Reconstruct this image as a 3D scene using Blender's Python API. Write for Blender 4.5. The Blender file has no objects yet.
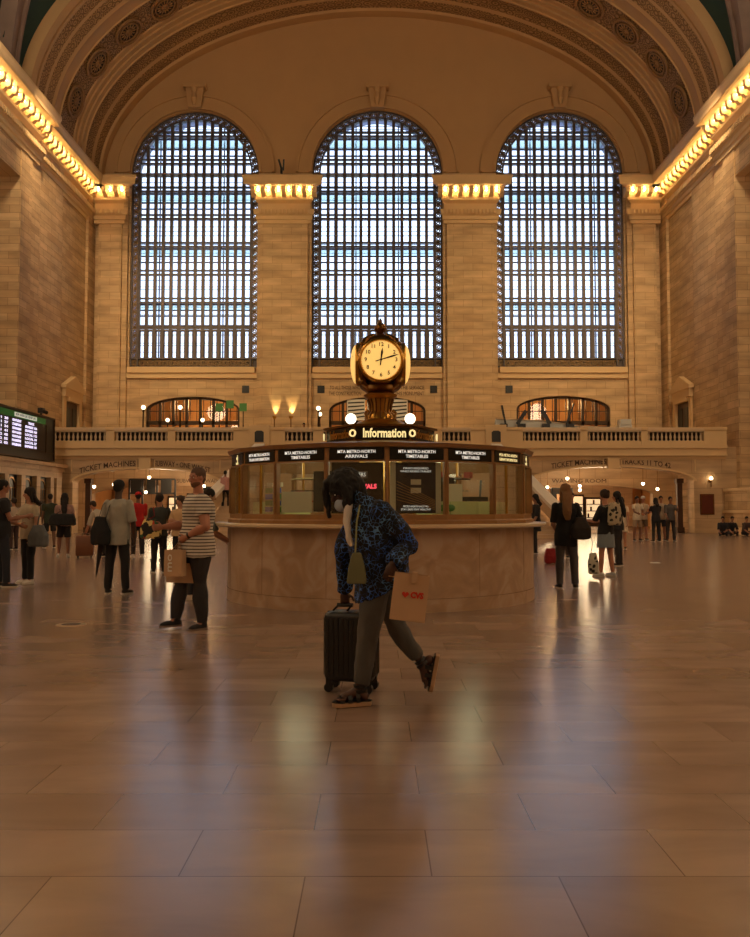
import bpy, math, random
from mathutils import Vector, Matrix, noise
random.seed(7)
PI = math.pi
scene = bpy.context.scene
COL = scene.collection
V = Vector

# ---------------------------------------------------------------- materials
def srgb(r, g, b):
    f = lambda c: (c / 255 / 12.92) if c / 255 <= 0.04045 else ((c / 255 + 0.055) / 1.055) ** 2.4
    return (f(r), f(g), f(b), 1)

def new_mat(name):
    m = bpy.data.materials.new(name); m.use_nodes = True
    nt = m.node_tree
    return m, nt, nt.nodes['Principled BSDF']

def plain(name, col, rough=0.6, metal=0.0, var=0.12, scale=6, bump=0.0, emis=None, estr=0):
    """solid colour with a little procedural variation"""
    m, nt, b = new_mat(name)
    N, L = nt.nodes, nt.links
    tc = N.new('ShaderNodeTexCoord'); nz = N.new('ShaderNodeTexNoise'); nz.inputs['Scale'].default_value = scale
    nz.inputs['Detail'].default_value = 3
    L.new(tc.outputs['Object'], nz.inputs['Vector'])
    mx = N.new('ShaderNodeMix'); mx.data_type = 'RGBA'
    mx.inputs['A'].default_value = tuple(c * (1 - var) for c in col[:3]) + (1,)
    mx.inputs['B'].default_value = tuple(min(1, c * (1 + var)) for c in col[:3]) + (1,)
    L.new(nz.outputs['Fac'], mx.inputs['Factor']); L.new(mx.outputs['Result'], b.inputs['Base Color'])
    b.inputs['Roughness'].default_value = rough; b.inputs['Metallic'].default_value = metal
    if bump:
        bp = N.new('ShaderNodeBump'); bp.inputs['Strength'].default_value = bump; bp.inputs['Distance'].default_value = 0.02
        L.new(nz.outputs['Fac'], bp.inputs['Height']); L.new(bp.outputs['Normal'], b.inputs['Normal'])
    if emis:
        b.inputs['Emission Color'].default_value = emis; b.inputs['Emission Strength'].default_value = estr
    return m

def wall_coords(nt):
    """(along, height) coordinates in metres for walls facing X or Y"""
    N, L = nt.nodes, nt.links
    g = N.new('ShaderNodeNewGeometry'); sp = N.new('ShaderNodeSeparateXYZ'); L.new(g.outputs['Position'], sp.inputs[0])
    sn = N.new('ShaderNodeSeparateXYZ'); L.new(g.outputs['True Normal'], sn.inputs[0])
    ab = N.new('ShaderNodeMath'); ab.operation = 'ABSOLUTE'; L.new(sn.outputs['X'], ab.inputs[0])
    gt = N.new('ShaderNodeMath'); gt.operation = 'GREATER_THAN'; gt.inputs[1].default_value = 0.7; L.new(ab.outputs[0], gt.inputs[0])
    mx = N.new('ShaderNodeMix'); L.new(gt.outputs[0], mx.inputs['Factor']); L.new(sp.outputs['X'], mx.inputs['A']); L.new(sp.outputs['Y'], mx.inputs['B'])
    cb = N.new('ShaderNodeCombineXYZ'); L.new(mx.outputs['Result'], cb.inputs['X']); L.new(sp.outputs['Z'], cb.inputs['Y'])
    return cb.outputs[0], g

def stone(name, c1, c2, mortar, w=1.5, h=0.6, rough=0.7, msize=0.012, bump=0.4):
    m, nt, b = new_mat(name); N, L = nt.nodes, nt.links
    vec, g = wall_coords(nt)
    br = N.new('ShaderNodeTexBrick'); br.inputs['Color1'].default_value = c1; br.inputs['Color2'].default_value = c2
    br.inputs['Mortar'].default_value = mortar; br.inputs['Scale'].default_value = 1
    br.inputs['Brick Width'].default_value = w; br.inputs['Row Height'].default_value = h
    br.inputs['Mortar Size'].default_value = msize; br.inputs['Mortar Smooth'].default_value = 0.3; br.inputs['Bias'].default_value = 0
    L.new(vec, br.inputs['Vector'])
    nz = N.new('ShaderNodeTexNoise'); nz.inputs['Scale'].default_value = 1.3; nz.inputs['Detail'].default_value = 6
    mp = N.new('ShaderNodeMapping'); mp.inputs['Scale'].default_value = (0.35, 1.6, 1); L.new(vec, mp.inputs['Vector']); L.new(mp.outputs[0], nz.inputs['Vector'])
    rp = N.new('ShaderNodeMapRange'); rp.inputs['From Min'].default_value = .3; rp.inputs['From Max'].default_value = .7
    rp.inputs['To Min'].default_value = .72; rp.inputs['To Max'].default_value = 1.2; L.new(nz.outputs['Fac'], rp.inputs['Value'])
    mu = N.new('ShaderNodeMix'); mu.data_type = 'RGBA'; mu.blend_type = 'MULTIPLY'; mu.inputs['Factor'].default_value = 1
    L.new(br.outputs['Color'], mu.inputs['A']); L.new(rp.outputs[0], mu.inputs['B']); L.new(mu.outputs['Result'], b.inputs['Base Color'])
    b.inputs['Roughness'].default_value = rough
    bp = N.new('ShaderNodeBump'); bp.invert = True; bp.inputs['Strength'].default_value = bump; bp.inputs['Distance'].default_value = 0.03
    L.new(br.outputs['Fac'], bp.inputs['Height']); L.new(bp.outputs['Normal'], b.inputs['Normal'])
    return m

def glassy(name, tint=(1, 1, 1, 1), refl=0.08, rough=0.02):
    m = bpy.data.materials.new(name); m.use_nodes = True; nt = m.node_tree; nt.nodes.clear(); N, L = nt.nodes, nt.links
    o = N.new('ShaderNodeOutputMaterial'); t = N.new('ShaderNodeBsdfTransparent'); t.inputs['Color'].default_value = tint
    gl = N.new('ShaderNodeBsdfGlossy'); gl.inputs['Roughness'].default_value = rough
    mx = N.new('ShaderNodeMixShader'); fr = N.new('ShaderNodeLayerWeight'); fr.inputs['Blend'].default_value = 0.25
    ml = N.new('ShaderNodeMath'); ml.operation = 'MULTIPLY_ADD'; ml.inputs[1].default_value = 0.5; ml.inputs[2].default_value = refl
    L.new(fr.outputs['Fresnel'], ml.inputs[0]); L.new(ml.outputs[0], mx.inputs['Fac'])
    L.new(t.outputs[0], mx.inputs[1]); L.new(gl.outputs[0], mx.inputs[2]); L.new(mx.outputs[0], o.inputs['Surface'])
    return m

def emit(name, col, s):
    m = bpy.data.materials.new(name); m.use_nodes = True; nt = m.node_tree; b = nt.nodes['Principled BSDF']
    b.inputs['Base Color'].default_value = col; b.inputs['Emission Color'].default_value = col; b.inputs['Emission Strength'].default_value = s
    return m

# ---------------------------------------------------------------- mesh builder
class MB:
    def __init__(s): s.v = []; s.f = []; s.m = []; s.mat = 0
    def add(s, vs, fs):
        n = len(s.v); s.v += [tuple(p) for p in vs]
        for f in fs: s.f.append(tuple(i + n for i in f)); s.m.append(s.mat)
        return s
    def box(s, x0, x1, y0, y1, z0, z1, bev=0):
        if x0 > x1: x0, x1 = x1, x0
        if y0 > y1: y0, y1 = y1, y0
        if z0 > z1: z0, z1 = z1, z0
        vs = [(x, y, z) for z in (z0, z1) for y in (y0, y1) for x in (x0, x1)]
        return s.add(vs, [(0, 2, 3, 1), (4, 5, 7, 6), (0, 1, 5, 4), (2, 6, 7, 3), (0, 4, 6, 2), (1, 3, 7, 5)])
    def obox(s, c, ax, ay, az, hx, hy, hz):
        """oriented box, half sizes along three unit axes"""
        c = V(c); vs = [c + ax * (i * hx) + ay * (j * hy) + az * (k * hz) for k in (-1, 1) for j in (-1, 1) for i in (-1, 1)]
        return s.add(vs, [(0, 2, 3, 1), (4, 5, 7, 6), (0, 1, 5, 4), (2, 6, 7, 3), (0, 4, 6, 2), (1, 3, 7, 5)])
    def bar(s, p, q, w, h=None):
        p = V(p); q = V(q); d = (q - p); l = d.length; d.normalize(); h = h or w
        up = V((0, 0, 1)) if abs(d.z) < .9 else V((0, 1, 0)); a = d.cross(up).normalized(); b = a.cross(d)
        return s.obox((p + q) / 2, d, a, b, l / 2, w / 2, h / 2)
    def rings(s, rings, cap=True, closed=True):
        n = len(rings[0]); base = len(s.v); vs = [p for r in rings for p in r]; fs = []
        for i in range(len(rings) - 1):
            for j in range(n if closed else n - 1):
                a = i * n + j; b = i * n + (j + 1) % n; fs.append((a, b, b + n, a + n))
        if cap:
            fs.append(tuple(range(n - 1, -1, -1))); k = (len(rings) - 1) * n; fs.append(tuple(range(k, k + n)))
        return s.add(vs, fs)
    def cyl(s, p, q, r0, r1=None, n=16, cap=True):
        p = V(p); q = V(q); d = (q - p).normalized(); r1 = r0 if r1 is None else r1
        a = d.orthogonal().normalized(); b = d.cross(a)
        R = [[c + (a * math.cos(t) + b * math.sin(t)) * r for t in (2 * PI * k / n for k in range(n))] for c, r in ((p, r0), (q, r1))]
        return s.rings(R, cap)
    def tube(s, pts, rad, n=10, sx=1, sy=1, ref=None):
        pts = [V(p) for p in pts]; rad = rad if hasattr(rad, '__len__') else [rad] * len(pts); R = []; a = None
        for i, p in enumerate(pts):
            d = (pts[min(i + 1, len(pts) - 1)] - pts[max(i - 1, 0)]).normalized()
            if ref is not None: a = V(ref) - d * d.dot(V(ref))
            elif a is None: a = d.orthogonal()
            else: a = a - d * d.dot(a)
            a.normalize(); b = d.cross(a)
            R.append([p + a * (math.cos(t) * rad[i] * sx) + b * (math.sin(t) * rad[i] * sy) for t in (2 * PI * k / n for k in range(n))])
        return s.rings(R)
    def lathe(s, prof, c=(0, 0, 0), n=24, a0=0):
        c = V(c); R = []
        for r, z in prof:
            R.append([c + V((r * math.cos(a0 + 2 * PI * k / n), r * math.sin(a0 + 2 * PI * k / n), z)) for k in range(n)])
        return s.rings(R)
    def ball(s, c, r, n=12, m=8, ax=None):
        """ellipsoid; r number or 3 radii; ax optional 3x3 axes (rows)"""
        c = V(c); r = r if hasattr(r, '__len__') else (r, r, r); ax = ax or (V((1, 0, 0)), V((0, 1, 0)), V((0, 0, 1)))
        vs = []; fs = []
        for i in range(1, m):
            ph = PI * i / m
            for j in range(n):
                th = 2 * PI * j / n
                vs.append(c + ax[0] * (r[0] * math.sin(ph) * math.cos(th)) + ax[1] * (r[1] * math.sin(ph) * math.sin(th)) + ax[2] * (r[2] * math.cos(ph)))
        vs.append(c + ax[2] * r[2]); vs.append(c - ax[2] * r[2]); t = len(vs) - 2
        for i in range(m - 2):
            for j in range(n): fs.append((i * n + j, (i + 1) * n + j, (i + 1) * n + (j + 1) % n, i * n + (j + 1) % n))
        for j in range(n):
            fs.append((t, j, (j + 1) % n)); k = (m - 2) * n; fs.append((t + 1, k + (j + 1) % n, k + j))
        return s.add(vs, fs)
    def build(s, name, mats, parent=None, origin=None, smooth=False, bevel=0, sharp=40):
        """mesh object; vertices are given in world space"""
        o0 = V(origin) if origin is not None else (V(parent['_o']) if parent is not None and '_o' in parent else V((0, 0, 0)))
        me = bpy.data.meshes.new(name)
        me.from_pydata([tuple(V(p) - o0) for p in s.v], [], s.f)
        mats = mats if isinstance(mats, (list, tuple)) else [mats]
        for m in mats: me.materials.append(m)
        if len(mats) > 1: me.polygons.foreach_set('material_index', s.m)
        if smooth:
            me.polygons.foreach_set('use_smooth', [True] * len(me.polygons))
            if sharp: me.set_sharp_from_angle(angle=math.radians(sharp))
        me.update()
        o = bpy.data.objects.new(name, me); COL.objects.link(o)
        if bevel:
            bv = o.modifiers.new('bevel', 'BEVEL'); bv.width = bevel; bv.segments = 2; bv.limit_method = 'ANGLE'
        if parent is not None: o.parent = parent
        else: o.location = o0
        o['_o'] = tuple(o0)
        return o

def tag(o, label, cat, group=None, kind=None):
    if label: o['label'] = label
    if cat: o['category'] = cat
    if group: o['group'] = group
    if kind: o['kind'] = kind
    return o

def thing(name, label, cat, loc, group=None, rotz=0):
    o = bpy.data.objects.new(name, None); COL.objects.link(o); o.location = loc; o.empty_display_size = .2
    o.rotation_euler.z = rotz; o['_o'] = tuple(loc)
    return tag(o, label, cat, group)

def structure(o, label=None):
    o['kind'] = 'structure'
    if label: o['label'] = label
    return o

def dup(root, loc, rotz=None, label=None, group=None):
    r = root.copy(); COL.objects.link(r); r.location = loc
    if rotz is not None: r.rotation_euler.z = rotz
    if label: r['label'] = label
    if group: r['group'] = group
    for ch in list(root.children):
        c = ch.copy(); COL.objects.link(c); c.parent = r
        for g in list(ch.children):
            d = g.copy(); COL.objects.link(d); d.parent = c
    return r

def text_mesh(s, size, mat, name='lettering', parent=None, loc=(0, 0, 0), xdir=(1, 0, 0), up=(0, 0, 1), depth=0.01, bend=None, fit=None, align='CENTER', bold=0.0):
    cu = bpy.data.curves.new('t', 'FONT'); cu.body = s; cu.size = size; cu.extrude = depth; cu.align_x = align; cu.align_y = 'CENTER'; cu.offset = bold
    cu.resolution_u = 2
    ob = bpy.data.objects.new('t', cu); COL.objects.link(ob)
    bpy.context.view_layer.update()
    me = bpy.data.meshes.new_from_object(ob.evaluated_get(bpy.context.evaluated_depsgraph_get()))
    bpy.data.objects.remove(ob); bpy.data.curves.remove(cu)
    X = V(xdir).normalized(); Z = V(up).normalized(); Nn = X.cross(Z)
    if fit:
        xs = [v.co.x for v in me.vertices]; w = max(xs) - min(xs); k = fit / w
    else: k = 1
    o0 = V(parent['_o']) if parent is not None and '_o' in parent else V((0, 0, 0))
    for v in me.vertices:
        x, y, z = v.co.x * k, v.co.y, v.co.z
        if bend:
            p = bend(x, y, z)
        else: p = V(loc) + X * x + Z * y + Nn * (z)
        v.co = V(p) - o0
    me.materials.clear(); me.materials.append(mat)
    o = bpy.data.objects.new(name, me); COL.objects.link(o)
    if parent is not None: o.parent = parent
    else: o['_o'] = (0, 0, 0)
    return o

# ---------------------------------------------------------------- common materials
M = {}
M['stone'] = stone('caen stone wall', srgb(204, 174, 134), srgb(192, 160, 120), srgb(158, 126, 88), 1.3, 0.5)
M['stone_side'] = stone('side wall stone', srgb(204, 172, 130), srgb(186, 152, 110), srgb(140, 110, 76), 1.1, 0.42)
M['stone_low'] = stone('lower stone', srgb(196, 164, 126), srgb(184, 152, 114), srgb(150, 118, 82), 1.6, 0.8, 0.5)
M['trim'] = plain('carved stone trim', srgb(214, 182, 136), .6, var=.06, scale=2)
M['plaster'] = plain('tympanum plaster', srgb(190, 152, 108), .8, var=.05, scale=1)
M['rail'] = plain('pale marble rail', srgb(212, 186, 150), .35, var=.06, scale=3)
M['marble'] = plain('pinkish marble', srgb(190, 160, 128), .3, var=.12, scale=4)
M['bronze'] = plain('dark bronze', srgb(70, 52, 36), .45, .6, .2)
M['bronze_lat'] = plain('window bronze', srgb(88, 80, 80), .5, .3, .15)
M['steel_out'] = plain('outer window steel', srgb(104, 112, 142), .5, .2, .1)
M['brass'] = plain('aged brass', srgb(190, 140, 62), .28, .95, .25, 9)
M['brass_dark'] = plain('dark brass', srgb(120, 82, 38), .35, .9, .3, 12)
M['gold'] = plain('gilded relief', srgb(196, 150, 92), .55, .1, .2, 5)
M['black'] = plain('black enamel', srgb(18, 16, 15), .4)
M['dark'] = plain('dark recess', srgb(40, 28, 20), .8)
M['letter'] = plain('engraved letter', srgb(74, 48, 28), .7)
M['white'] = plain('white paint', srgb(225, 222, 212), .5, var=.03)
M['bulb'] = emit('warm bulb glass', (1, .68, .25, 1), 75)
M['globe'] = emit('lit opal globe', (1, .8, .5, 1), 9)
M['winglass'] = glassy('window pane glass', (.95, .97, 1, 1), .0, .25)
M['glass'] = glassy('booth glass', (.96, .98, .95, 1), .05)
M['walk'] = glassy('walkway glass', (.8, .92, .9, 1), .03, .3)
M['gold_dark'] = plain('bronze scroll work', srgb(112, 88, 58), .45, .5, .3, 3)
M['relief'] = plain('medallion relief', srgb(150, 112, 70), .7, var=.2, scale=3)
M['letter_gold'] = emit('gold lettering', (1, .72, .3, 1), 1.0)
M['pillar'] = plain('dark bronze pillar', srgb(70, 42, 26), .4, .2)
# ================================================================ the hall
HX = 18.8       # half width of the hall
YE = 56.6       # end wall plane
# ---------------- floor
def floor_mat():
    m, nt, b = new_mat('polished marble floor'); N, L = nt.nodes, nt.links
    g = N.new('ShaderNodeNewGeometry'); mp = N.new('ShaderNodeMapping'); mp.inputs['Location'].default_value = (0.35, -3.053 + .442 * 8 - .07, 0)
    L.new(g.outputs['Position'], mp.inputs['Vector'])
    br = N.new('ShaderNodeTexBrick'); br.inputs['Scale'].default_value = 1; br.inputs['Brick Width'].default_value = .93; br.inputs['Row Height'].default_value = .442
    b.inputs['Specular IOR Level'].default_value = .72; br.inputs['Mortar Size'].default_value = .003; br.inputs['Mortar Smooth'].default_value = .3; br.inputs['Bias'].default_value = 0
    br.inputs['Color1'].default_value = srgb(158, 132, 116); br.inputs['Color2'].default_value = srgb(140, 114, 98); br.inputs['Mortar'].default_value = srgb(98, 76, 62)
    L.new(mp.outputs[0], br.inputs['Vector'])
    nz = N.new('ShaderNodeTexNoise'); nz.inputs['Scale'].default_value = 1.1; nz.inputs['Detail'].default_value = 8; nz.inputs['Distortion'].default_value = .6
    mp2 = N.new('ShaderNodeMapping'); mp2.inputs['Scale'].default_value = (1, 2.6, 1); L.new(g.outputs['Position'], mp2.inputs['Vector']); L.new(mp2.outputs[0], nz.inputs['Vector'])
    rp = N.new('ShaderNodeMapRange'); rp.inputs['From Min'].default_value = .3; rp.inputs['From Max'].default_value = .72; rp.inputs['To Min'].default_value = .76; rp.inputs['To Max'].default_value = 1.12
    L.new(nz.outputs['Fac'], rp.inputs['Value'])
    mu = N.new('ShaderNodeMix'); mu.data_type = 'RGBA'; mu.blend_type = 'MULTIPLY'; mu.inputs['Factor'].default_value = 1
    L.new(br.outputs['Color'], mu.inputs['A']); L.new(rp.outputs[0], mu.inputs['B']); L.new(mu.outputs['Result'], b.inputs['Base Color'])
    r2 = N.new('ShaderNodeMapRange'); r2.inputs['To Min'].default_value = .19; r2.inputs['To Max'].default_value = .25; L.new(nz.outputs['Fac'], r2.inputs['Value'])
    L.new(r2.outputs[0], b.inputs['Roughness'])
    return m
structure(MB().box(-23, 23, -30, 66, -.3, 0).build('floor', floor_mat()))

# ---------------- wall with arched openings
def arch_pts(cx, hw, zs, rise, n):
    return [(cx + hw * math.cos(PI * k / n), zs + rise * math.sin(PI * k / n)) for k in range(n, -1, -1)]
def arch_panel(mb, y, xa, xb, za, zb, cx, hw, zs, rise, zo, n=32, depth=.8):
    q = lambda x0, x1, z0, z1: mb.add([(x0, y, z0), (x1, y, z0), (x1, y, z1), (x0, y, z1)], [(0, 1, 2, 3)]) if x1 > x0 + 1e-4 and z1 > z0 + 1e-4 else None
    q(xa, cx - hw, za, zb); q(cx + hw, xb, za, zb); q(cx - hw, cx + hw, za, zo)
    A = arch_pts(cx, hw, zs, rise, n)
    for (x0, z0), (x1, z1) in zip(A, A[1:]):
        mb.add([(x0, y, z0), (x1, y, z1), (x1, y, zb), (x0, y, zb)], [(0, 1, 2, 3)])
        mb.add([(x0, y, z0), (x1, y, z1), (x1, y + depth, z1), (x0, y + depth, z0)], [(0, 3, 2, 1)])
    mb.add([(cx - hw, y, zo), (cx - hw, y + depth, zo), (cx - hw, y + depth, zs), (cx - hw, y, zs)], [(0, 1, 2, 3)])
    mb.add([(cx + hw, y, zo), (cx + hw, y + depth, zo), (cx + hw, y + depth, zs), (cx + hw, y, zs)], [(3, 2, 1, 0)])
    mb.add([(cx - hw, y, zo), (cx + hw, y, zo), (cx + hw, y + depth, zo), (cx - hw, y + depth, zo)], [(0, 1, 2, 3)])

WIN = [(-12.6, 4.4), (0, 4.5), (12.6, 4.4)]     # centre, half width
ZB, ZS = 10.95, 24.5
end = MB()
cells = [(-20.5, -6.35), (-6.35, 6.35), (6.35, 20.5)]
SEG = [(-12.6, 3.2, 8.05, .9), (0, 3.3, 8.0, .95), (12.7, 3.2, 8.1, .9)]
for (xa, xb), (cx, hw), (sx, sw, sz, sr) in zip(cells, WIN, SEG):
    end.mat = 0; arch_panel(end, YE, xa, xb, 10.9, ZS, cx, hw, ZS, 0, ZB, 1)
    end.mat = 1
    # above the springing the wall is plain plaster
    A = arch_pts(cx, hw, ZS, hw, 40)
    for (x0, z0), (x1, z1) in zip(A, A[1:]):
        end.add([(x0, YE, z0), (x1, YE, z1), (x1, YE, 38), (x0, YE, 38)], [(0, 1, 2, 3)])
        end.add([(x0, YE, z0), (x1, YE, z1), (x1, YE + .8, z1), (x0, YE + .8, z0)], [(0, 3, 2, 1)])
    for a, b in ((xa, cx - hw), (cx + hw, xb)): end.add([(a, YE, ZS), (b, YE, ZS), (b, YE, 38), (a, YE, 38)], [(0, 1, 2, 3)])
    end.mat = 0; arch_panel(end, YE, xa, xb, 4.3, 10.9, sx, sw, sz, sr, 4.6, 24)
wall_end = structure(end.build('wall_end', [M['stone'], M['plaster']]))
# backs so no daylight leaks round the wall
b = MB()
b.box(-22, 22, YE + .8, YE + 7, 9.6, 10.6)
structure(b.build('trim_1', M['stone_low']))

# string courses, sill, archivolts, keystones
t = MB()
t.box(-17.05, -8.35, YE - .33, YE, 10.55, 10.95); t.box(8.35, 17.05, YE - .35, YE, 10.55, 10.95); t.box(-4.4, 4.4, YE - .35, YE, 10.55, 10.95)
t.box(-18.8, 18.8, YE - .2, YE, 10.2, 10.55)
structure(t.build('trim_2', M['trim']))
for i, (cx, hw) in enumerate(WIN):
    t = MB()
    for r0, r1, d in ((hw + .04, hw + .22, .28), (hw + .22, hw + .95, .12), (hw + .95, hw + 1.12, .26)):
        R = []
        for k in range(49):
            a = PI * k / 48; c, s_ = math.cos(a), math.sin(a)
            R.append([V((cx + r0 * c, YE, ZS + r0 * s_)), V((cx + r0 * c, YE - d, ZS + r0 * s_)), V((cx + r1 * c, YE - d, ZS + r1 * s_)), V((cx + r1 * c, YE, ZS + r1 * s_))])
        t.rings(R)
    structure(t.build('trim_%d' % (3 + i), M['plaster'], smooth=True))
    k = MB(); ky = YE - .5
    k.add([(cx - .45, ky, 28.95), (cx + .45, ky, 28.95), (cx + .62, ky, 30.3), (cx - .62, ky, 30.3), (cx - .45, YE, 28.95), (cx + .45, YE, 28.95), (cx + .62, YE, 30.3), (cx - .62, YE, 30.3)],
          [(0, 1, 2, 3), (4, 7, 6, 5), (0, 4, 5, 1), (1, 5, 6, 2), (2, 6, 7, 3), (3, 7, 4, 0)])
    k.box(cx - .78, cx + .78, YE - .65, YE, 30.3, 30.6)
    k.tube([(cx, ky - .02, 29.1), (cx, ky - .15, 29.5), (cx, ky - .1, 29.9), (cx, ky - .2, 30.25)], [.12, .2, .16, .26], 10)
    structure(k.build('trim_%d' % (6 + i), M['plaster'], bevel=.03))

# ---------------- big windows
def big_window(idx, cx, hw):
    fr = MB(); y0 = YE + .35
    # outer frame band made of a solid rim, an inner rim and open scroll work between
    bw = .52; gx = hw - bw
    def rim(r, w, d):
        R = []
        pts = [(cx - r, ZB)] + [(cx + r * math.cos(a), ZS + r * math.sin(a)) for a in (PI - PI * k / 40 for k in range(41))] + [(cx + r, ZB)]
        for i, (x, z) in enumerate(pts):
            nx, nz = (-1, 0) if i == 0 else (1, 0) if i == len(pts) - 1 else ((x - cx) / r, (z - ZS) / r)
            R.append([V((x, y0 - d, z)), V((x, y0 + d, z)), V((x - nx * w, y0 + d, z - nz * w)), V((x - nx * w, y0 - d, z - nz * w))])
        fr.rings(R)
    rim(hw, .1, .14); rim(gx + .06, .1, .16)
    fr.box(cx - hw, cx + hw, y0 - .14, y0 + .14, ZB, ZB + .12); fr.box(cx - hw, cx + hw, y0 - .14, y0 + .14, ZB + .62, ZB + .72)
    fr.box(cx - hw, cx + hw, y0 + .1, y0 + .13, ZB + .1, ZB + .64)
    for k in range(28): fr.box(cx - gx + 2 * gx * (k + .5) / 28 - .03, cx - gx + 2 * gx * (k + .5) / 28 + .03, y0 - .05, y0 + .05, ZB + .7, 13.6)
    win = structure(fr.build('window_%d' % idx, M['bronze_lat']))
    sc = MB()
    def scroll(x, z, ang):
        for r in (.2, .1):
            R = []
            for k in range(9):
                a = 2 * PI * k / 8; c, s_ = math.cos(a), math.sin(a)
                R.append([V((x + (r - .035) * c, y0 - .05, z + (r - .035) * s_)), V((x + (r + .035) * c, y0 - .05, z + (r + .035) * s_)), V((x + (r + .035) * c, y0 + .05, z + (r + .035) * s_)), V((x + (r - .035) * c, y0 + .05, z + (r - .035) * s_))])
            sc.rings(R, cap=False)
        d = V((math.cos(ang), 0, math.sin(ang))); nn = V((-d.z, 0, d.x)); c = V((x, y0, z))
        sc.bar(c + d * .2 + nn * .2, c + d * .34 - nn * .2, .05, .06); sc.bar(c + d * .2 - nn * .2, c + d * .34 + nn * .2, .05, .06)
    z = ZB + .95
    while z < ZS: scroll(cx - hw + .27, z, PI / 2); scroll(cx + hw - .27, z, PI / 2); z += .54
    na = 26
    for k in range(na):
        a = PI * (k + .5) / na; scroll(cx + (hw - .27) * math.cos(a), ZS + (hw - .27) * math.sin(a), a + PI / 2)
    x = cx - hw + .3
    while x < cx + hw - .2: scroll(x, ZB + .37, 0); x += .52
    sc.build('scroll_border', M['gold_dark'], win)
    # inner lattice
    lt = MB(); n = 14
    top = lambda x, r=gx: ZS + math.sqrt(max(0, r * r - (x - cx) ** 2))
    for k in range(n + 1):
        x = cx - gx + 2 * gx * k / n
        lt.box(x - .105, x + .105, y0 - .12, y0 + .12, ZB + .7, max(top(x), ZS - .01))
    zs = [13.6 + 1.95 * k for k in range(8)]
    for z in zs:
        w = gx if z < ZS else math.sqrt(max(0.01, gx * gx - (z - ZS) ** 2))
        lt.box(cx - w, cx + w, y0 - .14, y0 + .14, z - .09, z + .02); lt.box(cx - w, cx + w, y0 - .14, y0 + .14, z + .22, z + .3)
    lt.box(cx - gx, cx + gx, y0 - .1, y0 + .1, 13.68, 13.85)
    lt.build('mullions', M['bronze_lat'], win)
    # thin muntins
    mu = MB()
    for a, b_ in zip([ZB + .7] + zs, zs + [ZS + gx]):
        for q in ((.5,) if a > 12 else (.4, .75)):
            z = a + (b_ - a) * q + .1
            w = gx if z < ZS else math.sqrt(max(0.01, gx * gx - (z - ZS) ** 2))
            mu.box(cx - w, cx + w, y0 - .03, y0 + .03, z - .015, z + .015)
    mu.build('muntins', M['bronze_lat'], win)
    g = MB(); A = [(cx - gx, ZB + .7), (cx + gx, ZB + .7)] + [(cx + gx * math.cos(PI * k / 32), ZS + gx * math.sin(PI * k / 32)) for k in range(33)]
    g.add([(x, y0, z) for x, z in A], [tuple(range(len(A)))]); g.build('pane', M['winglass'], win)
    # walkways between the two glass walls, and the outer wall
    y1 = YE + 2.6
    wk = MB()
    for k in range(4):
        z = 15.55 + 3.9 * k
        w = hw if z < ZS else math.sqrt(max(0.01, hw * hw - (z - ZS) ** 2))
        wk.box(cx - w, cx + w, y0 + .3, y1 - .1, z, z + .06)
    wk.build('walkway', M['walk'], win)
    ou = MB()
    for k in range(4):
        z = 15.5 + 3.9 * k
        for yy in (y0 + .3, y1 - .3): ou.box(cx - hw, cx + hw, yy - .05, yy + .05, z - .1, z)
    for k in range(7):
        x = cx - 4.6 + 9.2 * k / 6; w = .045
        ou.box(x - w, x + w, y1 - .06, y1 + .06, ZB, 29)
    z = 11.2
    i = 0
    while z < 29:
        h = .05 if i % 6 == 0 else .014
        ou.box(cx - 4.8, cx + 4.8, y1 - .05, y1 + .05, z - h, z + h); z += .65; i += 1
    ou.build('outer_frame', M['steel_out'], win)
    # reveal between the walls
    rv = MB(); R = []
    pts = [(cx - hw - .3, ZB - .3)] + [(cx + (hw + .3) * math.cos(a), ZS + (hw + .3) * math.sin(a)) for a in (PI - PI * k / 24 for k in range(25))] + [(cx + hw + .3, ZB - .3)]
    rv.rings([[V((x, YE + .8, z)), V((x, y1 + .3, z))] for x, z in pts], cap=False, closed=False)
    rv.build('reveal', M['steel_out'], win)
pass
for i, (cx, hw) in enumerate(WIN): big_window(i + 1, cx, hw)

# ---------------- piers
for i, s in enumerate((-1, 1)):
    p = MB(); p.box(s * 4.5, s * 8.2, YE - .35, YE, 4.6, 24.1); p.box(s * 4.75, s * 7.97, YE - .6, YE - .3, 4.6, 20.95)
    p.box(s * 4.6, s * 8.1, YE - .75, YE - .3, 4.6, 5.6)
    structure(p.build('wall_pier' if s < 0 else 'wall_pier_right', M['stone']))
    p = MB(); p.box(s * 17.1, s * 19, YE - .35, YE, 4.6, 24.1); p.box(s * 17.45, s * 19, YE - .6, YE - .3, 4.6, 20.95)
    structure(p.build('wall_corner_left' if s < 0 else 'wall_corner_right', M['stone']))

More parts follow.
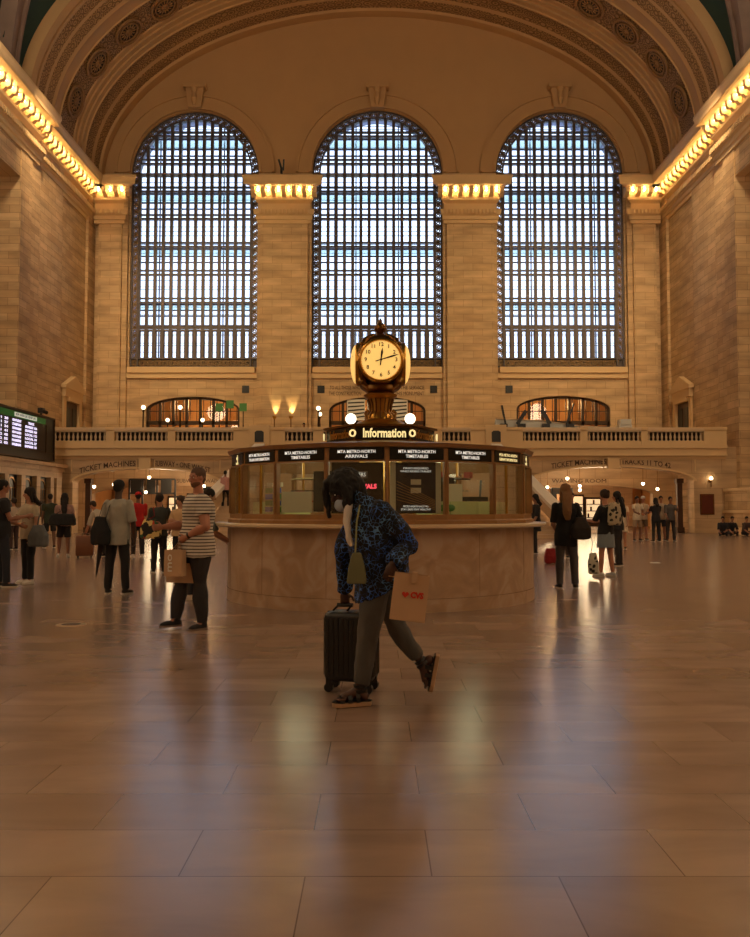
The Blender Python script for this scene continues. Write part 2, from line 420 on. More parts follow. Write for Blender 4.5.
# ---------------- entablature with modillions and bulbs
tn = [20]
def entablature(mp, a0, a1, ends=(0, 0), bulbs=True, mods=True, sp=.72):
    """mp(along, projection, z) -> world"""
    zt = [(20.9, 20.72), (21.4, 21.22), (21.84, 21.6), (22.42, 22.12), (22.78, 22.46), (23.5, 23.08), (24.12, 23.66)]; mp0 = mp
    def mp(a, p, z):
        for (u0, w0), (u1, w1) in zip(zt, zt[1:]):
            if z <= u1 or u1 == 24.12: return mp0(a, p, w0 + (z - u0) * (w1 - w0) / (u1 - u0))
    t = MB()
    def prism(prof, e=0):
        R = []
        for a, sgn in ((a0, -1), (a1, 1)):
            R.append([V(mp(a + sgn * ends[0 if sgn < 0 else 1] * p_, p_, z)) for p_, z in prof])
        t.rings(R)
    prism([(-.3, 20.9), (.12, 20.9), (.12, 21.12), (.22, 21.16), (.22, 21.4), (.34, 21.46), (.42, 21.84), (-.3, 21.84)])
    prism([(-.3, 21.84), (.05, 21.84), (.05, 22.42), (.3, 22.6), (.3, 22.78), (-.3, 22.78)])
    prism([(-.3, 22.78), (.18, 22.78), (.18, 23.5), (-.3, 23.5)])
    prism([(-.3, 23.5), (1.1, 23.5), (1.1, 23.72), (1.2, 23.95), (1.2, 24.12), (-.3, 24.12)])
    if mods:
        nd = int((a1 - a0) / .24)
        for k in range(nd):
            a = a0 + (a1 - a0) * (k + .5) / nd
            t.add([mp(a + da, p_, z) for z in (21.5, 21.8) for p_ in (.3, .5) for da in (-.07, .07)], [(0, 2, 3, 1), (4, 5, 7, 6), (0, 1, 5, 4), (2, 6, 7, 3), (0, 4, 6, 2), (1, 3, 7, 5)])
    tn[0] += 1
    o = structure(t.build('trim_%d' % tn[0], M['trim']))
    a0 -= .42 * ends[0]; a1 += .42 * ends[1]
    n = max(1, int(round((a1 - a0) / sp)))
    for k in range(n + 1 if mods else 0):
        a = a0 + (a1 - a0) * k / n
        m_ = MB(); R = []
        for p_, z0, z1 in ((.1, 22.84, 23.5), (.3, 22.9, 23.5), (.42, 23.04, 23.5), (.52, 23.0, 23.5), (.62, 23.08, 23.5), (.65, 23.2, 23.5)):
            R.append([V(mp(a - .14, p_, z0)), V(mp(a + .14, p_, z0)), V(mp(a + .14, p_, z1)), V(mp(a - .14, p_, z1))])
        m_.rings(R); m_.build('modillion', M['trim'], o, origin=(0, 0, 0))
    if bulbs:
        for k in range(n):
            a = a0 + (a1 - a0) * (k + .5) / n
            bl = MB(); bl.ball(mp(a, .48, 23.3), .075, 8, 6); bl.cyl(mp(a, .48, 23.36), mp(a, .48, 23.52), .04, n=8); bl.build('bulb', M['bulb'], o, origin=(0, 0, 0), smooth=True)
    return o
for s in (-1, 1):
    x0, x1 = (4.6, 8.1)
    a0, a1 = (x0, x1) if s > 0 else (-x1, -x0)
    entablature(lambda a, p, z: (a, YE - .6 - p, z), a0, a1, (.8, .8))
    a0, a1 = (17.35, 19.3) if s > 0 else (-19.3, -17.35)
    entablature(lambda a, p, z: (a, YE - .6 - p, z), a0, a1, (0, 1) if s < 0 else (1, 0))
SIDE = [(46.3, 56.2, 19.6), (37.0, 46.3, 19.25)]
for s in (-1, 1):
    for y0, y1, xw in SIDE:
        entablature(lambda a, p, z: (s * (xw - p), a, z), y0, y1 - .0, (0, 0) if xw > 19.5 else (0, .3))
    entablature(lambda a, p, z: (s * (19.25 - p), a, z), -29, 37.0, (0, 0), bulbs=False, mods=False)

# little clerestory figures on the cornice tops
fix = MB(); fix.box(-6.6, -6.45, YE - 1.0, YE - .8, 24.12, 24.5); fix.bar((-6.52, YE - .9, 24.4), (-6.7, YE - 1.1, 25.0), .14); fix.bar((-6.4, YE - .9, 24.3), (-6.35, YE - 1.1, 25.0), .1)
tag(fix.build('floodlight', M['black'], origin=(-6.52, YE - .9, 24.12)), 'small black floodlight standing on top of the left window pier', 'light')

# ---------------- side walls
for s, nm in ((-1, 'left'), (1, 'right')):
    w = MB(); X1 = s * 21.6
    def seg(y0, y1, x, z0=-.2, z1=24.1): w.box(s * x, X1, y0, y1, z0, z1)
    seg(50.7, 55.2, 19.6); seg(55.2, 56.6, 19.42); seg(46.9, 50.7, 19.44); seg(45.5, 46.9, 19.3); seg(44.1, 45.5, 19.2)
    seg(30, 44.1, 21.0, -.2, 19.2); seg(30, 44.1, 19.25, 19.2, 24.1); seg(-29, 30, 19.25)
    if s > 0: w.box(18.5, 21.5, 28, 44.45, -.2, 2.3)
    structure(w.build('wall_%s' % nm, M['stone_side']))
    # upper masonry above the cornice, up to the ceiling
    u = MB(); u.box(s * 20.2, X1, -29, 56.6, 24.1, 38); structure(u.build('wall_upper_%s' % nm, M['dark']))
    # ledges low on the wall
    l = MB(); l.box(s * 18.4, s * 21, 28, 44.4, 2.22, 2.38); l.box(s * 18.35, s * 18.6, 28, 44.4, 1.1, 1.25); l.box(s * 18.4, s * 18.6, 28, 44.4, 0, .35)
    if s > 0: structure(l.build('trim_60', M['trim']))

# doors with pediments on the balcony
for s, nm in ((-1, 1), (1, 2)):
    d = MB(); xf = s * 19.58; yc = 52.9
    d.box(xf, xf - s * .12, yc - 1.45, yc - 1.0, 4.6, 8.3); d.box(xf, xf - s * .22, yc + 1.0, yc + 1.45, 4.6, 8.3); d.box(xf, xf - s * .26, yc - 1.55, yc + 1.55, 8.3, 8.8)
    d.rings([[V((xf - s * q, yc - 1.7, 8.8)), V((xf - s * q, yc + 1.7, 8.8)), V((xf - s * q, yc + 1.7, 9.0)), V((xf - s * q, yc, 9.75)), V((xf - s * q, yc - 1.7, 9.0))] for q in (0, .34)])
    d.box(xf, xf - s * .3, yc - 1.0, yc + 1.0, 8.05, 8.3)
    do = structure(d.build('door_%d' % nm, M['trim']))
    q = MB(); q.box(xf, xf - s * .05, yc - 1.0, yc + 1.0, 4.6, 8.05); q.build('door_leaf', M['pillar'], do)
    q = MB()
    for yy in (-.5, .5):
        q.box(xf - s * .04, xf - s * .08, yc + yy - .32, yc + yy + .32, 5.0, 6.0); q.box(xf - s * .04, xf - s * .08, yc + yy - .32, yc + yy + .32, 6.3, 7.7)
    q.build('door_panels', M['black'], do)

# ---------------- vault
A_, B_, ZC = 19.35, 12.15, 23.9
def ell(t, inset=0): return ((A_ - inset) * math.cos(t), ZC + (B_ - inset) * math.sin(t))
def ornament_mat():
    m, nt, b = new_mat('ornamental relief band'); N, L = nt.nodes, nt.links
    uv = N.new('ShaderNodeUVMap'); mp = N.new('ShaderNodeMapping'); mp.inputs['Scale'].default_value = (2.0, 2.0, 1); L.new(uv.outputs[0], mp.inputs[0])
    vo = N.new('ShaderNodeTexVoronoi'); vo.inputs['Scale'].default_value = 1.0; vo.feature = 'F1'; vo.inputs['Randomness'].default_value = .35; L.new(mp.outputs[0], vo.inputs['Vector'])
    wv = N.new('ShaderNodeMath'); wv.operation = 'SINE'; mm = N.new('ShaderNodeMath'); mm.operation = 'MULTIPLY'; mm.inputs[1].default_value = 22
    L.new(vo.outputs['Distance'], mm.inputs[0]); L.new(mm.outputs[0], wv.inputs[0])
    mr = N.new('ShaderNodeMapRange'); mr.inputs['From Min'].default_value = -.4; mr.inputs['From Max'].default_value = .4; L.new(wv.outputs[0], mr.inputs['Value'])
    mx = N.new('ShaderNodeMix'); mx.data_type = 'RGBA'; mx.inputs['A'].default_value = srgb(126, 94, 58); mx.inputs['B'].default_value = srgb(176, 138, 94)
    L.new(mr.outputs[0], mx.inputs['Factor']); L.new(mx.outputs['Result'], b.inputs['Base Color']); b.inputs['Roughness'].default_value = .8
    bp = N.new('ShaderNodeBump'); bp.inputs['Strength'].default_value = .8; bp.inputs['Distance'].default_value = .08; L.new(mr.outputs[0], bp.inputs['Height']); L.new(bp.outputs['Normal'], b.inputs['Normal'])
    return m
M['orn'] = ornament_mat()
M['teal'] = plain('painted night sky ceiling', srgb(34, 62, 62), .8, var=.15, scale=.3)
prof = [(44.9, -.6, 0), (44.9, .15, 0), (45.5, .15, 0), (45.5, 0, 0), (45.75, 0, 0), (45.75, .12, 0), (45.95, .12, 1), (46.95, .02, 0), (47.1, .1, 1), (48.1, .02, 0), (48.3, .12, 0), (48.45, .02, 0),
        (49.3, .02, 0), (49.35, .1, 0), (49.5, .02, 2), (51.7, .02, 0), (51.75, .1, 0), (52.1, .1, 0), (52.1, .22, 0), (52.5, .22, 0), (52.5, .34, 0), (52.9, .34, 0), (52.95, .42, 0), (53.15, .34, 1), (54.3, .34, 0), (54.5, .46, 1), (55.6, .4, 0), (55.7, .55, 0), (56.05, .55, 0), (56.05, .45, 0), (56.7, .45, 0)]
NT = 128
vs = []; fs = []; mi = []; uvs = []
for y, ins, _ in prof:
    for k in range(NT + 1):
        x, z = ell(PI * k / NT, ins); vs.append((x, y, z))
for i in range(len(prof) - 1):
    for k in range(NT):
        a = i * (NT + 1) + k; fs.append((a, a + 1, a + NT + 2, a + NT + 1)); mi.append(prof[i][2])
        al = 24.0 * k / NT * 2; al2 = 24.0 * (k + 1) / NT * 2
        uvs += [(al, prof[i][0]), (al2, prof[i][0]), (al2, prof[i + 1][0]), (al, prof[i + 1][0])]
me = bpy.data.meshes.new('vault'); me.from_pydata(vs, [], fs)
for m_ in (M['plaster'], M['orn'], M['orn']): me.materials.append(m_)
me.polygons.foreach_set('material_index', mi)
ul = me.uv_layers.new(name='UVMap'); ul.data.foreach_set('uv', [c for u in uvs for c in u])
me.polygons.foreach_set('use_smooth', [True] * len(fs)); me.set_sharp_from_angle(angle=math.radians(35))
vault = bpy.data.objects.new('ceiling_arch', me); COL.objects.link(vault); structure(vault)
# medallions on the broad band (arc length spacing)
def medallion():
    m_ = MB()
    for r0, r1, h in ((.86, 1.0, .12), (.62, .7, .1), (.16, .24, .12)):
        R = []
        for k in range(33):
            a = 2 * PI * k / 32; R.append([V((r * math.cos(a), r * math.sin(a), z)) for r, z in ((r0, 0), (r0, h), (r1, h), (r1, 0))])
        m_.rings(R, cap=False)
    m_.mat = 1; m_.lathe([(.0, .0), (.64, .0), (.64, .03), (0, .03)], n=24); m_.mat = 0
    m_.ball((0, 0, 0), (.16, .16, .14), 12, 6)
    for k in range(14):
        a = 2 * PI * k / 14; d = V((math.cos(a), math.sin(a), 0)); n_ = V((-d.y, d.x, 0))
        m_.ball(d * .42, (.19, .055, .09), 8, 5, (d, n_, V((0, 0, 1))))
    return m_
mm = medallion(); md0 = None
ts = []; 
# equal arc spacing
acc = 0; last = ell(0); tab = [(0, 0)]
for k in range(1, 2001):
    t_ = PI * k / 2000; p_ = ell(t_); acc += math.dist(p_, last); last = p_; tab.append((acc, t_))
L_ = acc; n_md = 17
for k in range(n_md):
    want = L_ * (.5 + (k - 8) / 18); t_ = min(tab, key=lambda q: abs(q[0] - want))[1]
    x, z = ell(t_, .1); tx, tz = -A_ * math.sin(t_), B_ * math.cos(t_); l = math.hypot(tx, tz); T = V((tx / l, 0, tz / l)); Yv = V((0, 1, 0)); Nn = T.cross(Yv)
    if Nn.dot(V((-x, 0, ZC - z))) < 0: Nn = -Nn
    if md0 is None: md0 = mm.build('medallion', [M['relief'], M['dark']], vault, origin=(0, 0, 0), smooth=True); o = md0
    else: o = md0.copy(); COL.objects.link(o); o.parent = vault
    mat = Matrix((T, Yv, Nn)).transposed().to_4x4(); mat.translation = V((x, 50.6, z)); o.matrix_local = mat
# main teal ceiling towards and behind the camera, with lunette openings
cg = MB(); ys = [-29 + .6 * k for k in range(124)]; ys = [y for y in ys if y < 44.9] + [44.95]
LY, LR = 36.0, 7.0
for i in range(len(ys) - 1):
    for k in range(96):
        t0, t1 = PI * k / 96, PI * (k + 1) / 96
        xm, zm = ell((t0 + t1) / 2, -.5); ym = (ys[i] + ys[i + 1]) / 2
        if any(math.hypot(ym - c, (zm - 24.1) * 1.0) < LR for c in (LY, LY - 17.5, LY - 35, LY - 52.5)) and abs(xm) > 9: continue
        a = ell(t0, -.5); b_ = ell(t1, -.5)
        cg.add([(a[0], ys[i], a[1]), (b_[0], ys[i], b_[1]), (b_[0], ys[i + 1], b_[1]), (a[0], ys[i + 1], a[1])], [(0, 3, 2, 1)])
structure(cg.build('ceiling', M['teal'], smooth=True))
structure(MB().box(-22, 22, -29, 57.5, 37.5, 37.8).build('ceiling_roof', M['dark']))
M['lun'] = plain('lunette plaster', srgb(126, 104, 94), .8, var=.3, scale=1.2)
for s in (-1, 1):
    for j, yc in enumerate((LY, LY - 17.5)):
        r = MB()
        for q0, q1, d in ((LR - .15, LR + .15, .45), (LR + .15, LR + .75, .25), (LR + .75, LR + .95, .4)):
            R = []
            for k in range(41):
                t_ = PI * k / 40; row = []
                for rr, dd in ((q0, -.4), (q0, d), (q1, d), (q1, -.4)):
                    h = rr * math.sin(t_); y = yc + rr * math.cos(t_); sn = min(1, h / (B_ + .5)); xe = (A_ + .5) * math.sqrt(1 - sn * sn) - dd
                    row.append(V((s * xe, y, ZC + h)))
                R.append(row)
            r.rings(R)
        tn[0] += 1; o = structure(r.build('trim_%d' % tn[0], M['lun'], smooth=True))
        g = MB()
        for k in range(-5, 6): g.box(s * 19.9, s * 20.1, yc + k * 1.2 - .1, yc + k * 1.2 + .1, 24.1, 24.1 + math.sqrt(max(.1, LR ** 2 - (k * 1.2) ** 2)))
        for z in (25.5, 27, 28.5, 30): g.box(s * 19.9, s * 20.1, yc - LR, yc + LR, z - .1, z + .1)
        g.build('lattice', M['lun'], o)
# wall behind the camera
structure(MB().box(-22, 22, -29.6, -29, -.2, 38).build('wall_back', M['stone_side']))
# ================================================================ balcony and what is under it
YB = 44.5; ZF = 4.62
# front wall with two flat arches
ARC = [(-12.4, 3.9, 2.72, .74), (12.55, 4.35, 2.78, .78)]
bf = MB()
arch_panel(bf, YB, -20, -6.35, 0, ZF, ARC[0][0], ARC[0][1], ARC[0][2], ARC[0][3], 0, 28, .9)
arch_panel(bf, YB, 6.35, 20, 0, ZF, ARC[1][0], ARC[1][1], ARC[1][2], ARC[1][3], 0, 28, .9)
bf.add([(-6.35, YB, 0), (6.35, YB, 0), (6.35, YB, ZF), (-6.35, YB, ZF)], [(0, 1, 2, 3)])
structure(bf.build('wall_balcony_front', M['stone_low']))
f = MB()
f.box(-18.6, 18.6, YB - .32, YB, 4.52, 4.72); f.box(-18.6, 18.6, YB - .2, YB, 4.2, 4.52); f.box(-18.6, 18.6, YB - .3, YB, 4.12, 4.2); f.box(-18.6, 18.6, YB - .12, YB, 3.98, 4.12)
f.box(-18.6, 18.6, YB, 57, 4.3, ZF)
structure(f.build('trim_70', M['trim']))
# panel frames + arch mouldings + centre brackets
f = MB()
for cx, hw, zs, ri in ARC:
    R = []
    for k in range(33):
        a = PI * k / 32; R.append([V((cx + (hw + e) * math.cos(a), YB - d, zs + (ri + e2) * math.sin(a))) for e, e2, d in ((0, 0, 0), (0, 0, .1), (.14, .08, .1), (.14, .08, 0))])
    f.rings(R)
    f.box(cx - .3, cx + .3, YB - .28, YB, 3.42, 4.0)
    for a, b_ in ((cx - hw - .1, cx - .45), (cx + .45, cx + hw + .1)):
        f.box(a, b_, YB - .05, YB, 3.9, 3.95); f.box(a, a + .06, YB - .05, YB, 3.3, 3.9); f.box(b_ - .06, b_, YB - .05, YB, 3.3, 3.9)
structure(f.build('trim_71', M['trim']))
def bend_arc(cx, hw, zs, ri, xm, lift):
    def fn(x, y, z):
        X = xm + x; u = max(-1, min(1, (X - cx) / hw)); zz = zs + ri * math.sqrt(1 - u * u)
        return (X, YB - .012 - z * .3, zz + lift + y)
    return fn
for s_, xm, k, fit in (('TICKET MACHINES', -14.45, 0, 3.0), ('SUBWAY \u2022 ONE WAY ST', -10.45, 0, 3.0), ('TICKET MACHINES', 10.75, 1, 2.95), ('TRACKS 11 TO 42', 14.35, 1, 2.65)):
    cx, hw, zs, ri = ARC[k]
    structure(text_mesh(s_, .4, M['letter'], 'wall_inscription', bend=bend_arc(cx, hw, zs, ri, xm, .27), fit=fit, depth=.02, bold=.004))

# balustrade bays
bal = MB(); bal.lathe([(.07, 0), (.07, .05), (.035, .07), (.065, .17), (.07, .22), (.035, .36), (.03, .4), (.05, .42), (.05, .47)], n=10)
bal0 = None
BAYS = [(-17.6, -14.5, 13, 'far left bay, above the ticket machines'), (-14.05, -11.2, 12, 'left bay above the left keystone'), (-10.8, -7.7, 13, 'left bay nearest the booth'), (-4.95, -3.45, 6, 'small bay left of the clock'), (-2.9, 2.9, 20, 'bay directly behind the clock'),
        (3.45, 4.95, 6, 'small bay right of the clock'), (7.75, 10.8, 13, 'right bay nearest the booth'), (11.2, 14.05, 12, 'bay above the right keystone'), (14.4, 17.4, 13, 'far right bay by the side wall')]
for x0, x1, n, lb in BAYS:
    t = thing('balustrade', 'marble balustrade section of the balcony, ' + lb, 'balustrade', ((x0 + x1) / 2, YB - .05, 4.72), 'balustrade sections along the balcony')
    MB().box(x0, x1, YB - .2, YB + .1, 4.72, 4.93).build('base_rail', M['trim'], t)
    MB().box(x0 - .02, x1 + .02, YB - .26, YB + .16, 5.42, 5.5).box(x0 - .02, x1 + .02, YB - .3, YB + .2, 5.5, 5.64).build('hand_rail', M['rail'], t)
    for k in range(n):
        x = (k + .5) / n * (x1 - x0) - (x1 - x0) / 2
        if bal0 is None:
            bal0 = bal.build('baluster', M['rail'], t, origin=(0, 0, 0), smooth=True); o = bal0
        else: o = bal0.copy(); COL.objects.link(o); o.parent = t
        o.location = (x, 0, .21)
for k, (x0, x1, n, lb) in enumerate(BAYS): structure(MB().box(x0 - .1, x1 + .1, YB + .55, YB + .62, ZF, 5.5).build('trim_%d' % (90 + k), M['dark']))  # added dark panels, standing in for shade in the gaps between balusters
PED = [(-18.6, -17.6), (-14.5, -14.05), (-11.2, -10.8), (-7.7, -4.95), (-3.45, -2.9), (2.9, 3.45), (4.95, 7.75), (10.8, 11.2), (14.05, 14.4), (17.4, 18.6)]
p = MB()
for a, b_ in PED: p.box(a, b_, YB - .24, YB + .14, 4.72, 5.5); p.box(a, b_, YB - .32, YB + .22, 5.5, 5.66)
for s in (-1, 1): p.box(s * 5.75, s * 6.85, YB - .34, YB - .2, 4.75, 5.78)
structure(p.build('trim_72', M['trim']))
for s in (-1, 1):
    q = MB(); x = s * 6.3
    q.add([(x + a * .24, YB - .36, z) for a, z in ((-1, 4.85), (1, 4.85), (1, 5.38), (.55, 5.46), (-.55, 5.46), (-1, 5.38))] + [(x + a * .24, YB - .33, z) for a, z in ((-1, 4.85), (1, 4.85), (1, 5.38), (.55, 5.46), (-.55, 5.46), (-1, 5.38))],
          [tuple(range(6)), tuple(range(11, 5, -1))] + [(i, (i + 1) % 6, (i + 1) % 6 + 6, i + 6) for i in range(6)])
    tag(q.build('wall_plaque', M['black'], origin=(x, YB - .33, 4.85)), 'small dark plaque on the balcony pedestal ' + ('left' if s < 0 else 'right') + ' of the clock', 'plaque')

# segmental windows of the balcony cafe and the rooms behind
M['cafe'] = plain('cafe room wall', srgb(205, 150, 90), .8, var=.25, scale=.7)
M['frost'] = glassy('amber window glass', (1, .86, .66, 1), .06)
for i, (cx, hw, zs, ri) in enumerate(SEG):
    w = MB(); y = YE + .3
    R = []
    for k in range(33):
        a = PI * k / 32; R.append([V((cx + (hw - e) * math.cos(a), y + d, zs + (ri - e) * math.sin(a))) for e, d in ((-.02, -.1), (-.02, .1), (.16, .1), (.16, -.1))])
    w.rings(R); w.box(cx - hw, cx - hw + .16, y - .1, y + .1, 4.62, zs); w.box(cx + hw - .16, cx + hw, y - .1, y + .1, 4.62, zs)
    w.box(cx - hw, cx + hw, y - .1, y + .1, 7.05, 7.3)
    for k in range(1, 7):
        x = cx - hw + 2 * hw * k / 7; w.box(x - .09, x + .09, y - .1, y + .1, 4.62, zs + ri * math.sqrt(max(0, 1 - ((x - cx) / hw) ** 2)))
    for k in range(14):
        x = cx - hw + 2 * hw * (k + .5) / 14; w.box(x - .02, x + .02, y - .04, y + .04, 7.2, zs + ri * math.sqrt(max(0, 1 - ((x - cx) / hw) ** 2)))
    w.box(cx - hw, cx + hw, y - .04, y + .04, 7.95, 8.0)
    o = structure(w.build('window_%d' % (4 + i), M['bronze']))
    g = MB(); A = [(cx - hw + .1, 4.65), (cx + hw - .1, 4.65)] + [(cx + (hw - .1) * math.cos(PI * k / 24), zs + (ri - .1) * math.sin(PI * k / 24)) for k in range(25)]
    g.add([(x, y, z) for x, z in A], [tuple(range(len(A)))]); g.build('pane', M['frost'], o)
r = MB(); r.box(-20, 20, 63, 63.3, 0, 10); r.box(-20.3, -20, 57, 63.3, 0, 10); r.box(20, 20.3, 57, 63.3, 0, 10); r.box(-20, 20, 57, 63, 4.4, 4.62)
r.box(-6.6, -6.2, 57, 63, 4.6, 10); r.box(6.2, 6.6, 57, 63, 4.6, 10)
for nm_, bx in (('back', (-20, 20, 63, 63.3, 0, 10)), ('left', (-20.3, -20, 57, 63.3, 0, 10)), ('right', (20, 20.3, 57, 63.3, 0, 10)), ('floor', (-20, 20, 57, 63, 4.4, 4.62)), ('divider_left', (-6.6, -6.2, 57, 63, 4.6, 10)), ('divider_right', (6.2, 6.6, 57, 63, 4.6, 10))): structure(MB().box(*bx).build('wall_cafe_' + nm_, M['cafe']))
# shelves and counters inside the cafe rooms
for i, (x0, x1) in enumerate(((-15.6, -9.6), (-3.1, 3.1), (9.8, 15.8))):
    c = MB(); c.box(x0, x1, 61.5, 62.2, ZF, 5.7); c.box(x0, x1, 62.3, 62.8, 6.1, 6.2); c.box(x0, x1, 62.3, 62.8, 6.9, 7.0)
    for k in range(12): xx = x0 + (x1 - x0) * (k + .5) / 12; c.box(xx - .14, xx + .14, 62.35, 62.7, 6.2, 6.2 + .3 + .25 * ((k * 7) % 3) / 2)
    tag(c.build('shop_counter', M['bronze'], origin=((x0 + x1) / 2, 61.8, ZF)), ['dark counter with back shelves inside the left upper room', 'dark counter with back shelves inside the centre upper room', 'dark counter with back shelves inside the right upper room'][i], 'counter', 'counters inside the upper rooms')
# white signs seen in the middle window
for k, (x, w_, h) in enumerate(((-1.45, .62, 1.5), (-.0, .7, 1.5), (1.45, .62, 1.5))):
    q = MB(); q.box(x - w_, x + w_, YE + .14, YE + .18, 7.35, 7.35 + h * .95)
    o = tag(q.build('window_banner', M['white'], origin=(x, YE + .16, 7.35)), ['white patterned window banner left of the clock stem', 'white patterned window banner straight behind the clock', 'white patterned window banner right of the clock stem'][k], 'banner', 'banners in the centre upper window')
    st = MB()
    for j in range(5): st.bar((x - w_ * .9, YE + .13, 7.45 + .27 * j), (x + w_ * .9, YE + .13, 7.62 + .24 * j), .02, .09)
    st.build('stripe', M['black'], o)
# wall text over the middle window
for s_, x, z, w in (('TO ALL THOSE WHO', -2.2, 9.55, 2.1), ('THE CONSTRUCTION', -2.2, 9.15, 2.2), ('IN THE SERVICE', 2.2, 9.55, 2.0), ('THIS MONUMENT', 2.2, 9.15, 2.0)):
    structure(text_mesh(s_, .36, M['letter'], 'wall_inscription', loc=(x, YE - .01, z), fit=w, depth=.01))
MB_ = MB()
for x in (-9.0, -3.85, 3.85, 9.0):
    q = MB(); q.box(x - .24, x + .24, YE - .06, YE, 9.2, 9.7); q.box(x - .17, x + .17, YE - .08, YE - .05, 9.27, 9.63)
    tag(q.build('wall_vent', M['black'], origin=(x, YE, 9.2)), {-9.0: 'small square black vent right of the left upper window', -3.85: 'small square black vent just left of the centre upper window', 3.85: 'small square black vent just right of the centre upper window', 9.0: 'small square black vent left of the right upper window'}[x], 'vent', 'square vents on the end wall')
# balcony lamps
def lamp_post(x, y, zt, lb, n=0):
    t = thing('lamp_post', lb, 'lamp', (x, y, ZF), 'globe lamps on the balcony')
    MB().lathe([(.16, 0), (.16, .08), (.07, .16), (.05, .3), (.04, zt - ZF - .25), (.08, zt - ZF - .2), (.05, zt - ZF - .12)], (x, y, ZF), 10).build('post', M['bronze'], t, smooth=True)
    MB().ball((x, y, zt), .12, 12, 8).build('globe', M['globe_hi'], t, smooth=True)
M['globe_hi'] = emit('balcony globe', (1, .8, .5, 1), 4)
lamp_post(-13.05, 46.2, 6.95, 'tall globe lamp at the left end of the left upper window')
lamp_post(-11.0, 46.2, 6.95, 'tall globe lamp in front of the middle of the left upper window')
lamp_post(-12.9, 51.0, 6.75, 'lower globe lamp between the two tall lamps on the left')
lamp_post(-10.75, 51.0, 6.75, 'lower globe lamp by the green signs on the left')
lamp_post(-3.3, 46.2, 6.9, 'taller globe lamp just left of the clock booth')
lamp_post(-3.35, 48.2, 6.8, 'shorter globe lamp close behind the taller one left of the clock')
# green hanging signs
M['green_sign'] = emit('green lit sign', srgb(58, 112, 44), .12)
for k, (x, z) in enumerate(((-10.3, 7.9), (-9.6, 8.1), (-8.75, 7.9))):
    q = MB(); q.box(x - .24, x + .24, 54, 54.06, z - .26, z + .26)
    o = tag(q.build('hanging_sign', M['green_sign'], origin=(x, 54, z)), ['green square sign on a stand, leftmost of the three on the balcony', 'green square sign on a stand, middle and highest of the three', 'green square sign on a stand, rightmost of the three on the balcony'][k], 'sign', 'green signs on the balcony')
    MB().cyl((x, 54.1, ZF), (x, 54.1, z + .2), .035).build('stand', M['bronze'], o)
# uplights and tables before the left pier
for k, x in enumerate((-6.85, -5.75)):
    t = thing('uplight', ['small brass uplight washing the left half of the left pier', 'small brass uplight washing the right half of the left pier'][k], 'light', (x, 55.2, ZF), 'pier uplights')
    MB().cyl((x, 55.2, ZF), (x, 55.2, 7.3), .04).build('stem', M['brass_dark'], t)
    MB().lathe([(.05, 0), (.14, .12), (.15, .2), (.13, .2), (.04, .06)], (x, 55.2, 7.25), 12).build('shade', M['brass'], t)
M['cloth'] = plain('white tablecloth', srgb(220, 200, 170), .8)
def small_table(x, y, w, lb, grp='tables on the balcony'):
    t = thing('display_table', lb, 'table', (x, y, ZF), grp)
    MB().box(x - w / 2, x + w / 2, y - .35, y + .35, ZF + 1.05, ZF + 1.13).build('tabletop', M['cloth'], t)
    for sx in (-1, 1):
        for sy in (-1, 1): MB().box(x + sx * (w / 2 - .06) - .03, x + sx * (w / 2 - .06) + .03, y + sy * .3 - .03, y + sy * .3 + .03, ZF, ZF + 1.05).build('leg', M['bronze'], t)
small_table(-7.6, 50, 1.5, 'high table at the left foot of the left pier'); small_table(-5.8, 50, 1.6, 'high table under the uplit left pier')
for k in range(6):
    x = -8.2 + k * .62; q = MB(); q.box(x - .12, x + .12, 49.8, 50.1, ZF + 1.13, ZF + 1.5)
    if k != 2: tag(q.build('menu_box', M['cloth'], origin=(x, 50, ZF + 1.13)), 'small pale box on a high table before the uplit pier', 'box', 'pale boxes on the balcony tables')
# display counter with dark screens on the right side of the balcony
t = thing('glass_barrier', 'long pale sloping barrier on the right half of the balcony', 'barrier', (10, 46.5, ZF))
q = MB(); q.rings([[V((x, 46.4, ZF)), V((x, 46.7, ZF)), V((x, 46.7, z)), V((x, 46.4, z))] for x, z in ((6.6, 6.3), (9.2, 6.2), (11.2, 5.9), (13.3, 5.8))]); q.build('panel', M['white'], t)
MB().bar((6.6, 46.55, 6.33), (9.2, 46.55, 6.23), .4, .06).bar((9.2, 46.55, 6.23), (11.2, 46.55, 5.93), .4, .06).bar((11.2, 46.55, 5.93), (13.3, 46.55, 5.83), .4, .06).build('rail', M['rail'], t)
for k, (x, h, l, w) in enumerate(((7.0, 1.05, -.1, .26), (8.0, .75, .25, .2), (9.35, .8, -.22, .22), (10.7, 1.15, .22, .12))):
    q = MB(); q.bar((x - l, 46.1, 6.0), (x + l, 46.1, 6.0 + h), .08, w); q.box(x - .2, x + .2, 45.95, 46.3, ZF, 6.02)
    tag(q.build('display_screen', M['black'], origin=(x, 46.1, ZF)), ['tall dark upright screen at the left end of the sloping barrier', 'short dark screen leaning right, second along the barrier', 'short dark screen leaning left, third along the barrier', 'thin dark panel leaning right, last along the barrier'][k], 'screen', 'dark screens along the barrier')
q = MB(); q.box(13.5, 14.2, 46.3, 46.9, ZF, 6.0); q.box(13.55, 14.15, 46.25, 46.9, 6.0, 6.3); tag(q.build('white_cabinet', M['white'], origin=(13.85, 46.6, ZF)), 'small white cabinet standing at the right side of the sloping barrier', 'cabinet')

